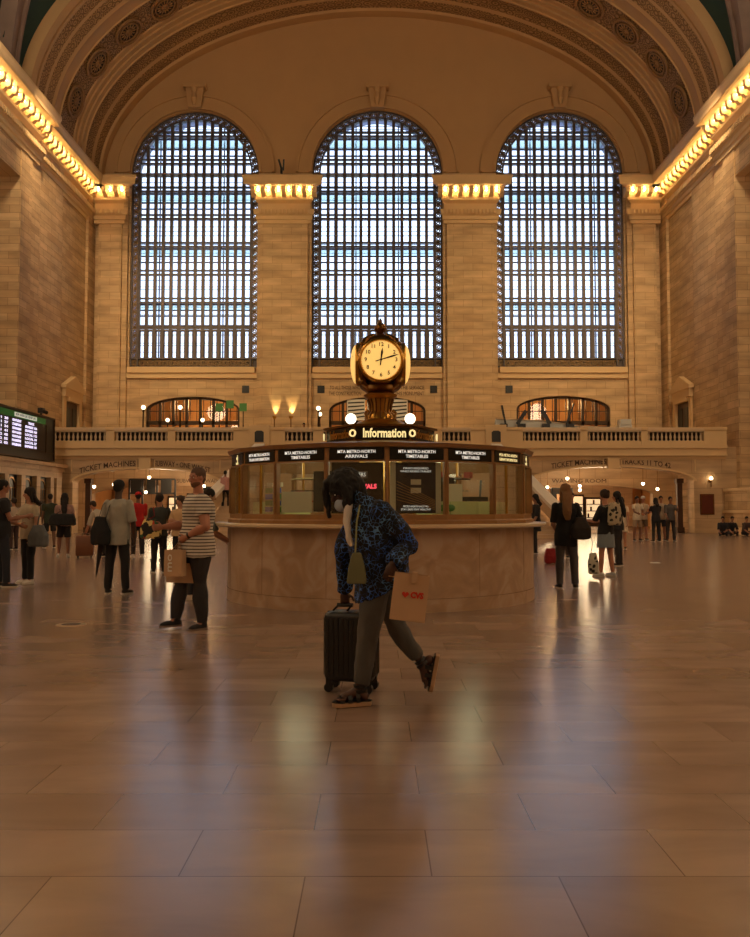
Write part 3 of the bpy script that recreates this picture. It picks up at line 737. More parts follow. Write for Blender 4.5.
# ---------------- concourse under the balcony
r = MB()
r.mat = 0
YC = 52.0
arch_panel(r, YC, -18.8, -6.0, 0, 4.3, -12.2, 5.6, 2.2, .55, 0, 24, .6)
arch_panel(r, YC, 6.0, 18.8, 0, 4.3, 12.0, 5.2, 2.25, .55, 0, 24, .6)
structure(r.build('wall_passage', M['stone_low']))
r = MB(); r.box(-6.3, -6.0, YB, YC, 0, 4.3); r.box(6.0, 6.3, YB, YC, 0, 4.3)
r.box(-16.6, -16.3, YB, 57, 0, 4.3) if False else None
structure(r.build('wall_stair_core', M['stone_low']))
for s_, x, w in (('PASSAGE', 9.05, 1.7), ('WAITING ROOM', 12.6, 3.4), ('SUBWAY  \u2022  WAITING ROOM', -10.4, 4.2)):
    structure(text_mesh(s_, .34, M['letter'], 'wall_inscription', loc=(x, YC - .02, 3.03), fit=w, depth=.01))
# far passage back wall with lit shop fronts
sh = MB(); sh.box(-19, 19, 62, 62.4, 0, 4.3); structure(sh.build('wall_shops', M['stone_low']))
M['shop'] = emit('lit shop window', (1, .74, .42, 1), .7)
M['lamp_small'] = emit('ceiling lamp glass', (1, .76, .44, 1), 12)
for k, (x, w, h, lb) in enumerate(((-14.9, .5, 2.1, 'far left, beside the dark pillar'), (-13.1, .9, 2.3, 'behind the stooping traveller'), (-9.8, .6, 2.2, 'behind the red-capped traveller'), (9.2, 1.2, 2.1, 'left of the dark kiosk'), (14.4, .8, 2.2, 'right of the dark kiosk'), (16.0, .5, 2.0, 'near the far right jamb'))):
    q = MB(); q.box(x - w - .12, x + w + .12, 61.75, 61.95, 0, h + .15)
    o = tag(q.build('lit_shop', M['bronze'], origin=(x, 61.9, 0)), 'small lit shop at the back of the passage, ' + lb, 'shop', 'lit shops in the passage')
    MB().box(x - w, x + w, 61.7, 61.76, .35, h).build('lit_pane', M['shop'], o)
    q = MB()
    for j in range(3): q.box(x - w, x + w, 61.6, 61.69, .6 + j * .5, .66 + j * .5)
    for j in range(5): q.box(x - w + (j + .2) * w * .4, x - w + (j + .8) * w * .4, 61.6, 61.68, .66 + (j % 3) * .5, .95 + (j % 3) * .5)
    q.build('shelf', M['bronze'], o)
# ceiling lamps of the passages
def passage_lamp(x, y, z, lb, r=.09):
    t = thing('ceiling_lamp', lb, 'lamp', (x, y, z), 'ceiling lamps of the passages')
    MB().cyl((x, y, z + r), (x, y, 4.3 if y > YB + .2 else z + .2), .015).lathe([(.03, 0), (.07, -.06), (.05, -.08)], (x, y, z + r + .06), 10).build('stem', M['brass_dark'], t)
    MB().ball((x, y, z), r, 10, 7).build('globe', M['lamp_small'], t, smooth=True)
for x, y, z, lb in ((10.6, 46.5, 3.0, 'bright lamp under the right arch, left of its keystone'), (11.9, 49.0, 2.65, 'upper globe of the pair right of the dark kiosk'), (11.9, 49.0, 2.4, 'lower globe of the pair right of the dark kiosk'),
                    (9.4, 50, 2.6, 'left globe in the cluster left of the kiosk'), (9.8, 50, 2.6, 'middle globe in the cluster left of the kiosk'), (10.2, 50, 2.6, 'right globe in the cluster left of the kiosk'),
                    (15.3, 48, 2.75, 'lamp right of centre deep under the right arch'), (16.3, 48.5, 2.45, 'lamp near the right jamb'),
                    (-16.0, 47, 2.55, 'lamp just left of the dark pillar'), (-15.2, 48, 2.7, 'lamp just right of the dark pillar'), (-12.7, 46.3, 3.05, 'lamp under the keystone of the left arch'), (-9.9, 47.5, 2.6, 'lamp above the traveller in the red jacket'), (-9.4, 49, 2.45, 'lamp right of the traveller in the red jacket'), (-13.9, 50, 2.3, 'low lamp behind the man in the white shirt')):
    passage_lamp(x, y, z, 'small ' + lb)
# dark pillars, kiosk, transom frames
for x, y, lb in ((-15.85, 45.7, 'slim dark pillar inside the left arch'), (16.5, 45.6, 'slim dark pillar inside the right arch beside the jamb')):
    q = MB(); q.box(x - .14, x + .14, y - .14, y + .14, 0, 2.9); q.box(x - .2, x + .2, y - .2, y + .2, 0, .3); q.box(x - .19, x + .19, y - .19, y + .19, 2.7, 2.95)
    tag(q.build('pillar', M['pillar'], origin=(x, y, 0)), lb, 'pillar')
q = MB()
for x in (-15.2, -14.4, -13.5, -12.4): q.box(x - .05, x + .05, 51.0, 51.1, 0, 3.1)
q.box(-15.2, -12.4, 51.0, 51.1, 2.2, 2.3); q.box(-15.2, -12.4, 51.0, 51.1, 3.05, 3.15)
for x in (-14.8, -13.95, -12.95): q.box(x - .33, x + .33, 51.05, 51.08, 2.3, 3.05)
tag(q.build('transom_frame', M['black'], origin=(-13.8, 51.05, 0)), 'dark glazed transom frame under the left arch', 'screen')
t = thing('kiosk', 'tall dark advertising kiosk with two framed posters under the right arch', 'kiosk', (11.0, 49.5, 0))
MB().box(10.35, 11.6, 49.5, 49.9, .1, 2.55).box(10.3, 11.65, 49.45, 49.95, 0, .12).build('cabinet', M['black'], t)
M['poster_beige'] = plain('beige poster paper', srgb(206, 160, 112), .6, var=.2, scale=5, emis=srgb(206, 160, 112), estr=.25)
M['poster_pic'] = plain('reddish picture', srgb(150, 90, 66), .6, var=.5, scale=9)
for z in (.45, 1.4):
    o = MB().box(10.65, 11.35, 49.46, 49.5, z, z + .78).build('poster', M['poster_beige'], t)
    MB().box(10.78, 11.22, 49.44, 49.46, z + .22, z + .62).build('picture', M['poster_pic'], o)
MB().box(10.4, 11.55, 49.44, 49.5, 2.3, 2.5).build('sign_band', M['dark'], t)
t = thing('departure_kiosk', 'dark board standing behind the striped-shirt man under the left arch', 'kiosk', (-10.1, 48.6, 0))
MB().box(-10.75, -9.5, 48.6, 48.9, .1, 2.6).box(-10.8, -9.45, 48.55, 48.95, 0, .12).build('cabinet', M['black'], t)
text_mesh('TRACK INFO', .16, M['letter_gold'], 'lettering', t, loc=(-10.1, 48.59, 2.3), fit=.9)
# right wall plaque and sconce
t = thing('wall_sconce', 'lit wall sconce above the red-brown plaque on the right', 'lamp', (17.75, YB - .05, 2.9))
MB().cyl((17.75, YB, 2.85), (17.75, YB - .18, 2.8), .03).cyl((17.75, YB - .18, 2.45), (17.75, YB - .18, 2.85), .025).cyl((17.75, YB - .02, 2.8), (17.75, YB, 2.8), .1).build('bracket', M['brass_dark'], t)
MB().ball((17.75, YB - .18, 2.93), .09, 10, 8).build('globe', M['lamp_small'], t, smooth=True)
M['plaque'] = plain('red brown bronze plaque', srgb(96, 40, 22), .45, .3, .2, 4)
q = MB(); q.box(17.2, 17.95, YB - .06, YB, 1.0, 2.1); o = tag(q.build('wall_plaque', M['plaque'], origin=(17.55, YB, 1.0), bevel=.015), 'red-brown rectangular plaque on the wall at the right', 'plaque')
q = MB(); q.box(17.24, 17.91, YB - .08, YB - .06, 1.04, 1.07); q.box(17.24, 17.91, YB - .08, YB - .06, 2.03, 2.06); q.box(17.24, 17.27, YB - .08, YB - .06, 1.07, 2.03); q.box(17.88, 17.91, YB - .08, YB - .06, 1.07, 2.03); q.build('border', M['brass_dark'], o)

# ---------------- ticket office with the departures board, left
XT = -16.72
w = MB(); w.box(-20, XT - .25, 25, 43.9, 0, 3.3); w.box(-20, XT + .12, 25, 44.1, 3.25, 3.45); w.box(-20, XT + .3, 25, 44.2, 3.45, 3.62); w.box(-20, XT + .05, 25, 44.0, 2.9, 3.25)
w.box(-20, XT + .02, 25, 44.0, 0, .9)
y = 25.0
BY = []
while y < 43.9:
    w.box(XT - .3, XT + .03, y, min(y + .45, 44.0), .9, 2.9); BY.append((y + .45, y + 1.75)); y += 1.75
w.box(XT - .3, XT + .03, 43.3, 44.0, .9, 2.9)
structure(w.build('wall_ticket_office', M['stone_low']))
for k, (a, b_) in enumerate(BY[-5:]):
    b_ = min(b_, 43.3)
    if b_ - a < .5: continue
    ym = (a + b_) / 2
    q = MB(); q.box(XT - .24, XT - .2, a, b_, .9, 2.9)
    o = tag(q.build('ticket_window', M['black'], origin=(XT - .22, ym, .9)), 'dark ticket window with brass grille in the left wall, number %s from its far end' % ['five', 'four', 'three', 'two', 'one'][k] if False else 'dark brass-grilled ticket window in the left wall, ' + ['nearest the photo edge', 'fourth from the far corner', 'third from the far corner', 'second from the far corner', 'next to the far corner'][k], 'ticket window', 'ticket windows on the left')
    g = MB()
    for j in range(5): yy = a + (b_ - a) * (j + .5) / 5; g.box(XT - .2, XT - .17, yy - .015, yy + .015, .9, 2.3)
    for z in (1.2, 1.75, 2.3): g.box(XT - .2, XT - .17, a, b_, z - .02, z + .02)
    R = [[V((XT - .2 + dx, ym + rr * math.cos(PI * i / 12), 2.3 + rr * math.sin(PI * i / 12))) for dx, rr in ((0, .5), (.04, .5), (.04, .42), (0, .42))] for i in range(13)]
    g.rings(R); g.build('grille', M['brass_dark'], o)
t = thing('departures_board', 'long black electronic departures board with green header above the ticket windows', 'board', (XT, 38, 3.65))
MB().box(XT - .35, XT + .05, 33, 42.8, 3.72, 5.95).build('casing', M['black'], t, bevel=.03)
MB().box(XT + .05, XT + .1, 33, 42.8, 5.86, 5.95).box(XT + .05, XT + .1, 33, 42.8, 3.72, 3.78).box(XT + .05, XT + .09, 33, 42.8, 4.12, 4.15).box(XT + .05, XT + .1, 42.7, 42.8, 3.78, 5.86).box(XT + .05, XT + .08, 41.7, 41.74, 4.1, 5.5).build('frame', M['bronze'], t)
M['led_green'] = emit('green header panel', srgb(24, 92, 34), .35)
M['led_white'] = emit('white led text', (.78, .72, 1, 1), 1.3)
M['led_head'] = emit('header panel', (.72, .75, .62, 1), .55)
MB().box(XT + .05, XT + .07, 33, 41.6, 5.52, 5.8).build('header_strip', M['led_green'], t)
MB().box(XT + .06, XT + .08, 38.0, 40.5, 5.57, 5.76).build('header_panel', M['led_head'], t)
text_mesh('NEW HAVEN LINE DEPARTURES', .19, M['black'], 'header_text', t, loc=(XT + .085, 39.25, 5.665), xdir=(0, 1, 0), fit=2.3, depth=.002)
dest = ['SOUTHEAST', 'STAMFORD', 'CROTON-HARMON', 'NEW HAVEN', 'WHITE PLAINS', 'POUGHKEEPSIE', 'HARLEM LINE']
for k in range(7):
    z = 5.38 - k * .185
    text_mesh('%d  %02d' % (11 + (k > 3), (7 * k + 20) % 60), .15, M['led_white'], 'led_text', t, loc=(XT + .06, 36.9, z), xdir=(0, 1, 0), fit=.9, depth=.002, bold=.006)
    text_mesh(dest[k], .15, M['led_white'], 'led_text', t, loc=(XT + .06, 38.3, z), xdir=(0, 1, 0), fit=.95, depth=.002, bold=.006)
    text_mesh(['TRACK', 'EXPRESS 106', 'EXPRESS 109', 'LOCAL 112', 'LOCAL 39', 'LOCAL 27', 'EXPRESS 115'][k], .15, M['led_white'], 'led_text', t, loc=(XT + .06, 39.9, z), xdir=(0, 1, 0), fit=.7 if k == 0 else 1.35, depth=.002, bold=.006)
q = MB(); q.box(XT - .1, XT + .15, 41.0, 41.3, 6.05, 6.3); q.cyl((XT, 41.2, 5.95), (XT, 41.2, 6.1), .05); q.cyl((XT + .1, 41.15, 6.17), (XT + .35, 41.0, 6.05), .09)
tag(q.build('security_camera', M['black'], origin=(XT, 41.2, 5.95)), 'small black security camera on top of the departures board', 'camera')

M['white_marble'] = plain('white marble', srgb(226, 214, 200), .4, var=.05, scale=2)
# ---------------- stairs with pale sloping rails
for s, nm in ((-1, 'left'), (1, 'right')):
    st = MB(); n = 20
    for k in range(n):
        y0 = 37 + 5.2 * k / n; z1 = 3.6 * (k + 1) / n; xo = 8.1 - 2.2 * k / n
        st.box(s * 3.2, s * xo, y0, YB, z1 - 3.6 / n, z1)
    structure(st.build('stair_%s' % nm, M['marble']))
    r = MB()
    a = V((s * 8.25, 36.9, 1.0)); b_ = V((s * 6.0, 42.2, 4.5)); d = V((0, 0, -1))
    r.rings([[p_ + V((-s * .12, 0, 0)), p_ + V((s * .12, 0, 0)), p_ + V((s * .12, 0, -.7 - .25 * q)), p_ + V((-s * .12, 0, -.7 - .25 * q))] for p_, q in ((a, 0), (b_, 0))])
    o = structure(r.build('trim_%d' % (80 + (s > 0)), M['marble']))
    rr = MB(); rr.rings([[p_ + V((-s * .26, 0, .12)), p_ + V((s * .26, 0, .12)), p_ + V((s * .26, 0, -.06)), p_ + V((-s * .26, 0, -.06))] for p_ in (a, b_)])
    rr.box(s * 8.0, s * 8.55, 36.4, 37.0, 0, 1.15); rr.build('rail_cap', M['white_marble'], o)

# litter on the floor
q = MB(); q.rings([[V((x, 20.5, 0.002)), V((x, 20.68, 0.002)), V((x, 20.68, .012)), V((x, 20.5, .012))] for x in (6.68, 6.78, 6.88)])
tag(q.build('paper_scrap', M['white'], origin=(6.77, 20.6, 0)), 'small white paper scrap lying on the open floor at right', 'paper')
q = MB(); q.lathe([(.17, 0), (.17, .004), (.15, .007)], (-3.62, 9.72, 0), 24); o = tag(q.build('floor_plate', M['marble'], origin=(-3.62, 9.72, 0)), 'round metal plate set into the floor at left', 'floor plate')
q = MB(); q.lathe([(.11, .007), (.11, .01), (.09, .01)], (-3.62, 9.72, 0), 24); q.build('lid', M['bronze'], o)
# ================================================================ information booth with the clock
BX, BY_ = -0.02, 13.1
def bp(a, r, z=0): a = math.radians(a); return V((BX + r * math.sin(a), BY_ - r * math.cos(a), z))
def bn(a): a = math.radians(a); return V((math.sin(a), -math.cos(a), 0))
def bt(a): a = math.radians(a); return V((math.cos(a), math.sin(a), 0))
def booth_marble():
    m, nt, b = new_mat('booth marble slabs'); N, L = nt.nodes, nt.links
    tc = N.new('ShaderNodeTexCoord'); nz = N.new('ShaderNodeTexNoise'); nz.inputs['Scale'].default_value = 2.2; nz.inputs['Detail'].default_value = 9; nz.inputs['Distortion'].default_value = 1.4
    L.new(tc.outputs['Object'], nz.inputs['Vector'])
    cr = N.new('ShaderNodeValToRGB'); e = cr.color_ramp.elements; e[0].position = .3; e[0].color = srgb(160, 134, 112); e[1].position = .62; e[1].color = srgb(188, 164, 142)
    k = e.new(.48); k.color = srgb(178, 148, 120)
    L.new(nz.outputs['Fac'], cr.inputs[0]); L.new(cr.outputs[0], b.inputs['Base Color']); b.inputs['Roughness'].default_value = .32
    return m
M['booth_marble'] = booth_marble()
M['wood'] = plain('varnished oak', srgb(150, 108, 66), .35, var=.3, scale=7)
M['sign_black'] = plain('black sign panel', srgb(12, 11, 10), .25)
M['sign_text'] = emit('white sign lettering', (.95, .93, .85, 1), .55)
M['yellow_text'] = emit('yellow sign lettering', (1, .8, .35, 1), .9)
t = thing('information_booth', 'round marble and wood information booth with glazed bays in the middle of the hall', 'booth', (BX, BY_, 0))
c0 = (BX, BY_, 0)
MB().lathe([(2.30, 0), (2.37, 0), (2.37, .17), (2.36, .175), (2.36, 1.08), (2.2, 1.08)], c0, 96).build('base_drum', M['booth_marble'], t, smooth=True, sharp=30)
M['joint'] = plain('stone joint', srgb(120, 92, 72), .7)
j = MB()
for k in range(14):
    a = 8 + k * 360 / 14; n_ = bn(a); T = bt(a); j.obox(bp(a, 2.36, .6), T, n_, V((0, 0, 1)), .0015, .002, .42)
j.lathe([(2.355, .172), (2.3715, .172), (2.3715, .176), (2.355, .176)], c0, 96); j.build('panel_joint', M['joint'], t)
MB().lathe([(2.1, 1.08), (2.52, 1.08), (2.55, 1.095), (2.55, 1.125), (2.54, 1.135), (2.1, 1.135)], c0, 96).build('countertop', M['rail'], t, smooth=True, sharp=30)
def poly_ring(mb, prof, n=18, off=1.8):
    R = []
    for r, z in prof: R.append([bp(off + 360 / n * k, r, z) for k in range(n)])
    mb.rings(R, cap=False)
    nn = len(prof)
q = MB(); poly_ring(q, [(2.2, 1.136), (2.36, 1.136), (2.36, 1.18), (2.33, 1.2), (2.33, 1.265), (2.2, 1.265), (2.2, 1.136)]); q.build('ledge', M['wood'], t)
q = MB(); poly_ring(q, [(2.24, 1.955), (2.32, 1.955), (2.32, 1.975), (2.3, 1.975), (2.3, 2.14), (2.33, 2.145), (2.35, 2.15), (2.37, 2.19), (2.38, 2.2), (2.2, 2.21), (2.24, 1.955)]); q.build('cornice', M['wood'], t)
q = MB(); poly_ring(q, [(2.36, 2.2), (.95, 2.34), (.3, 2.34)]); q.build('roof', M['brass_dark'], t)
post = None
for k in range(18):
    a = 1.8 + 20 * k; q = MB(); q.obox(bp(a, 2.29, 1.62), bt(a), bn(a), V((0, 0, 1)), .028, .035, .36); q.cyl(bp(a, 2.335, 1.27), bp(a, 2.335, 1.95), .012, n=8); q.build('post', M['wood'], t)
R0 = 2.27 * math.cos(math.radians(10)); HWB = 2.27 * math.sin(math.radians(10))
def panel(a, r, z0, z1, hw, th=.006, mb=None, u0=0):
    mb = mb or MB(); c = bp(a, r, (z0 + z1) / 2) + bt(a) * u0; return mb.obox(c, bt(a), bn(a), V((0, 0, 1)), hw, th, (z1 - z0) / 2)
M['brass_frame'] = M['brass']
TXT = {-48.2: ('MTA METRO-NORTH', 'TRAIN INFORMATION'), -28.2: ('MTA METRO-NORTH', 'TIMETABLES'), -8.2: ('MTA METRO-NORTH', 'ARRIVALS'), 11.8: ('MTA METRO-NORTH', 'TIMETABLES'), 31.8: ('MTA METRO-NORTH', 'TIMETABLES'), 51.8: ('MTA METRO-NORTH', 'SUBWAY INFORMATION')}
for k in range(18):
    a = -8.2 + 20 * k; a = a - 360 if a > 180 else a
    front = abs(a) < 100
    panel(a, R0, 1.265, 1.955, HWB - .02, .004).build('pane', M['glass'], t)
    s = panel(a, R0 + .035, 1.975, 2.14, HWB - .03).build('sign_panel', M['sign_black'], t)
    ra = round(a, 1)
    if ra in TXT:
        for i, tx in enumerate(TXT[ra]):
            text_mesh(tx, .056, M['sign_text'] if ra != 51.8 else M['yellow_text'], 'lettering', s, loc=bp(a, R0 + .045, 2.085 - i * .062), xdir=bt(a), depth=.001, bold=.0012 if ra != 51.8 else 0, fit=.5 if i == 0 else .3 + .2 * (len(tx) > 12))
    elif front:
        text_mesh('\u2022i', .15, M['yellow_text'], 'lettering', s, loc=bp(a, R0 + .045, 2.07), xdir=bt(a), depth=.001, bold=.005)
        text_mesh('TICKETS', .045, M['yellow_text'], 'lettering', s, loc=bp(a, R0 + .045, 2.0), xdir=bt(a), depth=.001)
    # small brass mid bars in the outer bays
    if front and abs(a) > 40:
        q = MB(); c = bp(a, R0 + .01, 1.61); q.obox(c, bt(a), bn(a), V((0, 0, 1)), .012, .012, .34); q.build('glazing_bar', M['brass'], t)
q = MB(); poly_ring(q, [(0, 2.2), (2.2, 2.2)], 18); q.build('ceiling_panel', M['white'], t)
q = MB(); poly_ring(q, [(0, 1.02), (2.25, 1.02)], 18); q.build('inner_floor', M['wood'], t)
# posters and sheets behind the glass
M['poster_dark'] = plain('dark blue poster', srgb(34, 34, 46), .5, var=.3, scale=2)
M['paper'] = plain('white paper', srgb(214, 210, 190), .7, var=.04)
o = panel(11.8, R0 - .03, 1.28, 1.95, HWB - .05).build('poster_backing', M['paper'], t)
o = panel(11.8, R0 - .022, 1.28, 1.95, .27, .003).build('poster', M['poster_dark'], t)
for z, w, s_ in ((1.87, .34, 'MASKS REQUIRED'), (1.83, .42, 'WHILE RIDING TRANSIT'), (1.37, .34, 'METRO-NORTH RAILROAD'), (1.33, .4, 'STAY SAFE STAY HEALTHY')):
    text_mesh(s_, .035, M['sign_text'], 'lettering', o, loc=bp(11.8, R0 - .018, z), xdir=bt(11.8), depth=.001, fit=w)
q = MB()
for z in (1.58, 1.69): panel(11.8, R0 - .017, z - .035, z + .035, .07, .001, q)
q.build('photo', M['paper'], o)
q = MB()
for i in range(7):
    q.bar(bp(11.8, R0 - .017, 1.7 - .04 * i) - bt(11.8) * .26, bp(11.8, R0 - .017, 1.45 - .02 * i) + bt(11.8) * .26, .003, .005)
q.build('line_art', M['gold'], o)
o = panel(-8.2, R0 - .03, 1.28, 1.95, HWB - .05).build('arrivals_screen', M['sign_black'], t)
text_mesh('NUMBERS', .07, M['sign_text'], 'lettering', panel(-8.2, R0 - .02, 1.74, 1.83, .16, .002, u0=-.02).build('label', plain('grey label', srgb(110, 104, 98), .5), o), loc=bp(-8.2, R0 - .016, 1.785) + bt(-8.2) * -.02, xdir=bt(-8.2), depth=.001, fit=.26)
text_mesh('ARRIVALS', .08, emit('red led text', (1, .08, .12, 1), 1.2), 'lettering', o, loc=bp(-8.2, R0 - .02, 1.63) + bt(-8.2) * .08, xdir=bt(-8.2), depth=.001, fit=.36, bold=.004)
panel(-28.2, R0 - .02, 1.29, 1.57, .24, .002, u0=-.1).build('notice_sheet', M['paper'], t)
panel(-28.2, R0 - .3, 1.3, 1.85, .16, .02, u0=.16).build('equipment', M['black'], t)
# inner column, counters, racks
MB().lathe([(.5, 1.02), (.5, 1.1), (.42, 1.14), (.42, 2.1), (.5, 2.16), (.5, 2.2)], c0, 24).build('inner_column', M['brass'], t, smooth=True, sharp=30)
M['greenish'] = plain('pale green counter', srgb(196, 206, 150), .5, var=.1)
q = MB()
for a in (28, 36, 50, -50, -70, 70): q.obox(bp(a, 1.75, 1.3), bt(a), bn(a), V((0, 0, 1)), .26, .22, .14)
q.build('inner_counter', M['greenish'], t)
M['blue_b'] = plain('blue brochures', srgb(40, 84, 190), .5); M['green_b'] = plain('green brochures', srgb(50, 130, 60), .5)
for i, a in enumerate((-47, -53)):
    for z in range(4):
        q = MB(); q.obox(bp(a, 2.0, 1.33 + z * .09), bt(a), bn(a), V((0, 0, 1)), .07, .02, .036); q.build('brochure_rack', M['blue_b'] if (z + i) % 2 else M['green_b'], t)
    q = MB(); q.obox(bp(a, 1.97, 1.68), bt(a), bn(a), V((0, 0, 1)), .075, .02, .03); q.build('brochure_rack', M['paper'], t)
q = MB(); q.obox(bp(31, 1.95, 1.56), bt(31), bn(31), V((0, 0, 1)), .13, .01, .12); q.build('notice_sheet', M['paper'], t)
q = MB(); q.obox(bp(27, 1.85, 1.44), bt(27), bn(27), V((0, 0, 1)), .02, .02, .06); q.obox(bp(31, 1.6, 1.6), bt(31), bn(31), V((0, 0, 1)), .24, .02, .18); q.obox(bp(53, 1.7, 1.48), bt(40), bn(50), V((0, 0, 1)), .16, .1, .03); q.bar(bp(52, 1.8, 1.4), bp(60, 1.7, 1.75), .03); q.build('equipment', M['black'], t)
q = MB()
for a in (22, 25, 28): q.ball(bp(a, 2.0, 1.35), (.07, .05, .05), 8, 6)
q.build('plant', M['green_b'], t)
M['clutter_mat'] = [fab_ for fab_ in (plain('red folder', srgb(150, 50, 40), .6), plain('beige box', srgb(200, 180, 140), .6), plain('dark monitor', srgb(30, 30, 32), .4), plain('steel grey', srgb(130, 130, 124), .4, .5))]
rr_ = random.Random(5)
for a in (-72, -62, -34, -24, 20, 26, 36, 42, 48, 58, 66, 74):
    for z in (1.46, 1.62, 1.8):
        if rr_.random() < .3: continue
        hw_, hh_ = rr_.uniform(.04, .1), rr_.uniform(.03, .08)
        q = MB(); q.obox(bp(a + rr_.uniform(-3, 3), rr_.uniform(.9, 1.5), z + hh_), bt(a), bn(a), V((0, 0, 1)), hw_, .05, hh_); q.obox(bp(a, 1.2, z - .01), bt(a), bn(a), V((0, 0, 1)), .16, .2, .008)
        q.build('shelf_item', M['clutter_mat'][rr_.randrange(4)], t)
for a in (-70, -40, 22, 46, 68):
    q = MB(); q.cyl(bp(a, 1.25, 1.1), bp(a, 1.25, 2.18), .018, n=8); q.build('shelf_pole', M['brass'], t)
M['fluo'] = emit('fluorescent tube', (.86, .92, .55, 1), 4)
for a in (-65, -45, -25, 25, 45, 65, 150, 200): 
    q = MB(); q.cyl(bp(a, 1.7, 2.12) - bt(a) * .28, bp(a, 1.7, 2.12) + bt(a) * .28, .022, n=8); q.build('ceiling_tube', M['fluo'], t)
# sign ring on the roof
t2 = thing('sign_ring', 'six-sided black and brass sign ring reading Information on the booth roof', 'sign', (BX, BY_, 2.33))
def oct_ring(mb, prof, off=32): 
    R = []
    for r, z in prof: R.append([bp(off + 60 * k, r, z) for k in range(6)])
    mb.rings(R, cap=False)
q = MB(); oct_ring(q, [(.5, 2.345), (.9, 2.345), (.9, 2.36), (.85, 2.37), (.85, 2.56), (.9, 2.57), (.9, 2.6), (.35, 2.61)]); q.build('frame', M['brass_dark'], t2)
for k in range(6):
    a = 2 + 60 * k; ap = .85 * math.cos(math.radians(30)); hw = .85 * math.sin(math.radians(30))
    s = panel(a, ap + .004, 2.375, 2.55, hw - .02, .004).build('sign_panel', M['sign_black'], t2)
    if k in (0, 1, 5):
        text_mesh('Information', .19, M['yellow_text'] if k == 0 else M['brass'], 'lettering', s, loc=bp(a, ap + .012, 2.462) + bt(a) * .03, xdir=bt(a), depth=.002, bold=.005, fit=.64)
    qq = MB(); a2 = a + 30; cpt = bp(a2, .88, 2.46)
    R = [[cpt + bt(a2) * (r * math.cos(PI * i / 8)) + V((0, 0, r * math.sin(PI * i / 8))) + bn(a2) * d for r, d in ((.036, .0), (.036, .02), (.056, .02), (.056, 0))] for i in range(16)]
    R.append(R[0]); qq.rings(R, cap=False); qq.build('ring_icon', M['yellow_text'], t2)
# clock
t3 = thing('clock', 'four-faced brass clock on a fluted stem above the information booth', 'clock', (BX, BY_, 2.6))
CZ = 3.62
st = MB(); st.lathe([(.38, 2.615), (.42, 2.64), (.36, 2.7), (.24, 2.74), (.22, 2.8), (.16, 2.86), (.17, 2.98), (.2, 3.06), (.26, 3.1), (.27, 3.13), (.2, 3.16), (.22, 3.2), (.3, 3.26), (.26, 3.3)], c0, 32)
st.build('stem', M['brass'], t3, smooth=True, sharp=35)
q = MB()
for k in range(16):
    a = 360 / 16 * k; q.tube([bp(a, .245, 2.75), bp(a, .225, 2.8), bp(a, .17, 2.87), bp(a, .18, 2.98), bp(a, .21, 3.06)], .012, 6)
for k in range(4):
    a = 45 + 90 * k; q.tube([bp(a, .36, 2.66), bp(a, .3, 2.74), bp(a, .34, 2.82), bp(a, .28, 2.86)], [.03, .02, .02, .03], 8)
q.build('fluting', M['brass_dark'], t3, smooth=True)
cbod = MB()
cbod.ball((BX, BY_, CZ), (.42, .42, .45), 24, 14)
for a in (45, 135, 225, 315):
    cbod.tube([bp(a, .2, CZ - .42), bp(a, .36, CZ - .34), bp(a, .44, CZ - .1), bp(a, .44, CZ + .12), bp(a, .34, CZ + .34), bp(a, .15, CZ + .45)], [.03, .05, .045, .045, .05, .03], 8)
    cbod.ball(bp(a, .38, CZ - .32), .055, 10, 7); cbod.ball(bp(a, .4, CZ + .27), .045, 10, 7)
cbod.lathe([(.3, CZ + .33), (.22, CZ + .42), (.1, CZ + .46), (.05, CZ + .49), (.06, CZ + .51), (.095, CZ + .55), (.1, CZ + .59), (.06, CZ + .64), (.025, CZ + .68), (.03, CZ + .7), (.005, CZ + .74)], c0, 20)
cbod.lathe([(.2, CZ - .46), (.3, CZ - .4), (.33, CZ - .36), (.28, CZ - .3)], c0, 24)
cbod.build('casing', M['brass_dark'], t3, smooth=True, sharp=60)
M['opal'] = emit('lit opal clock face', (1, .62, .17, 1), .8)
M['ink'] = plain('black numerals', srgb(24, 16, 10), .5)
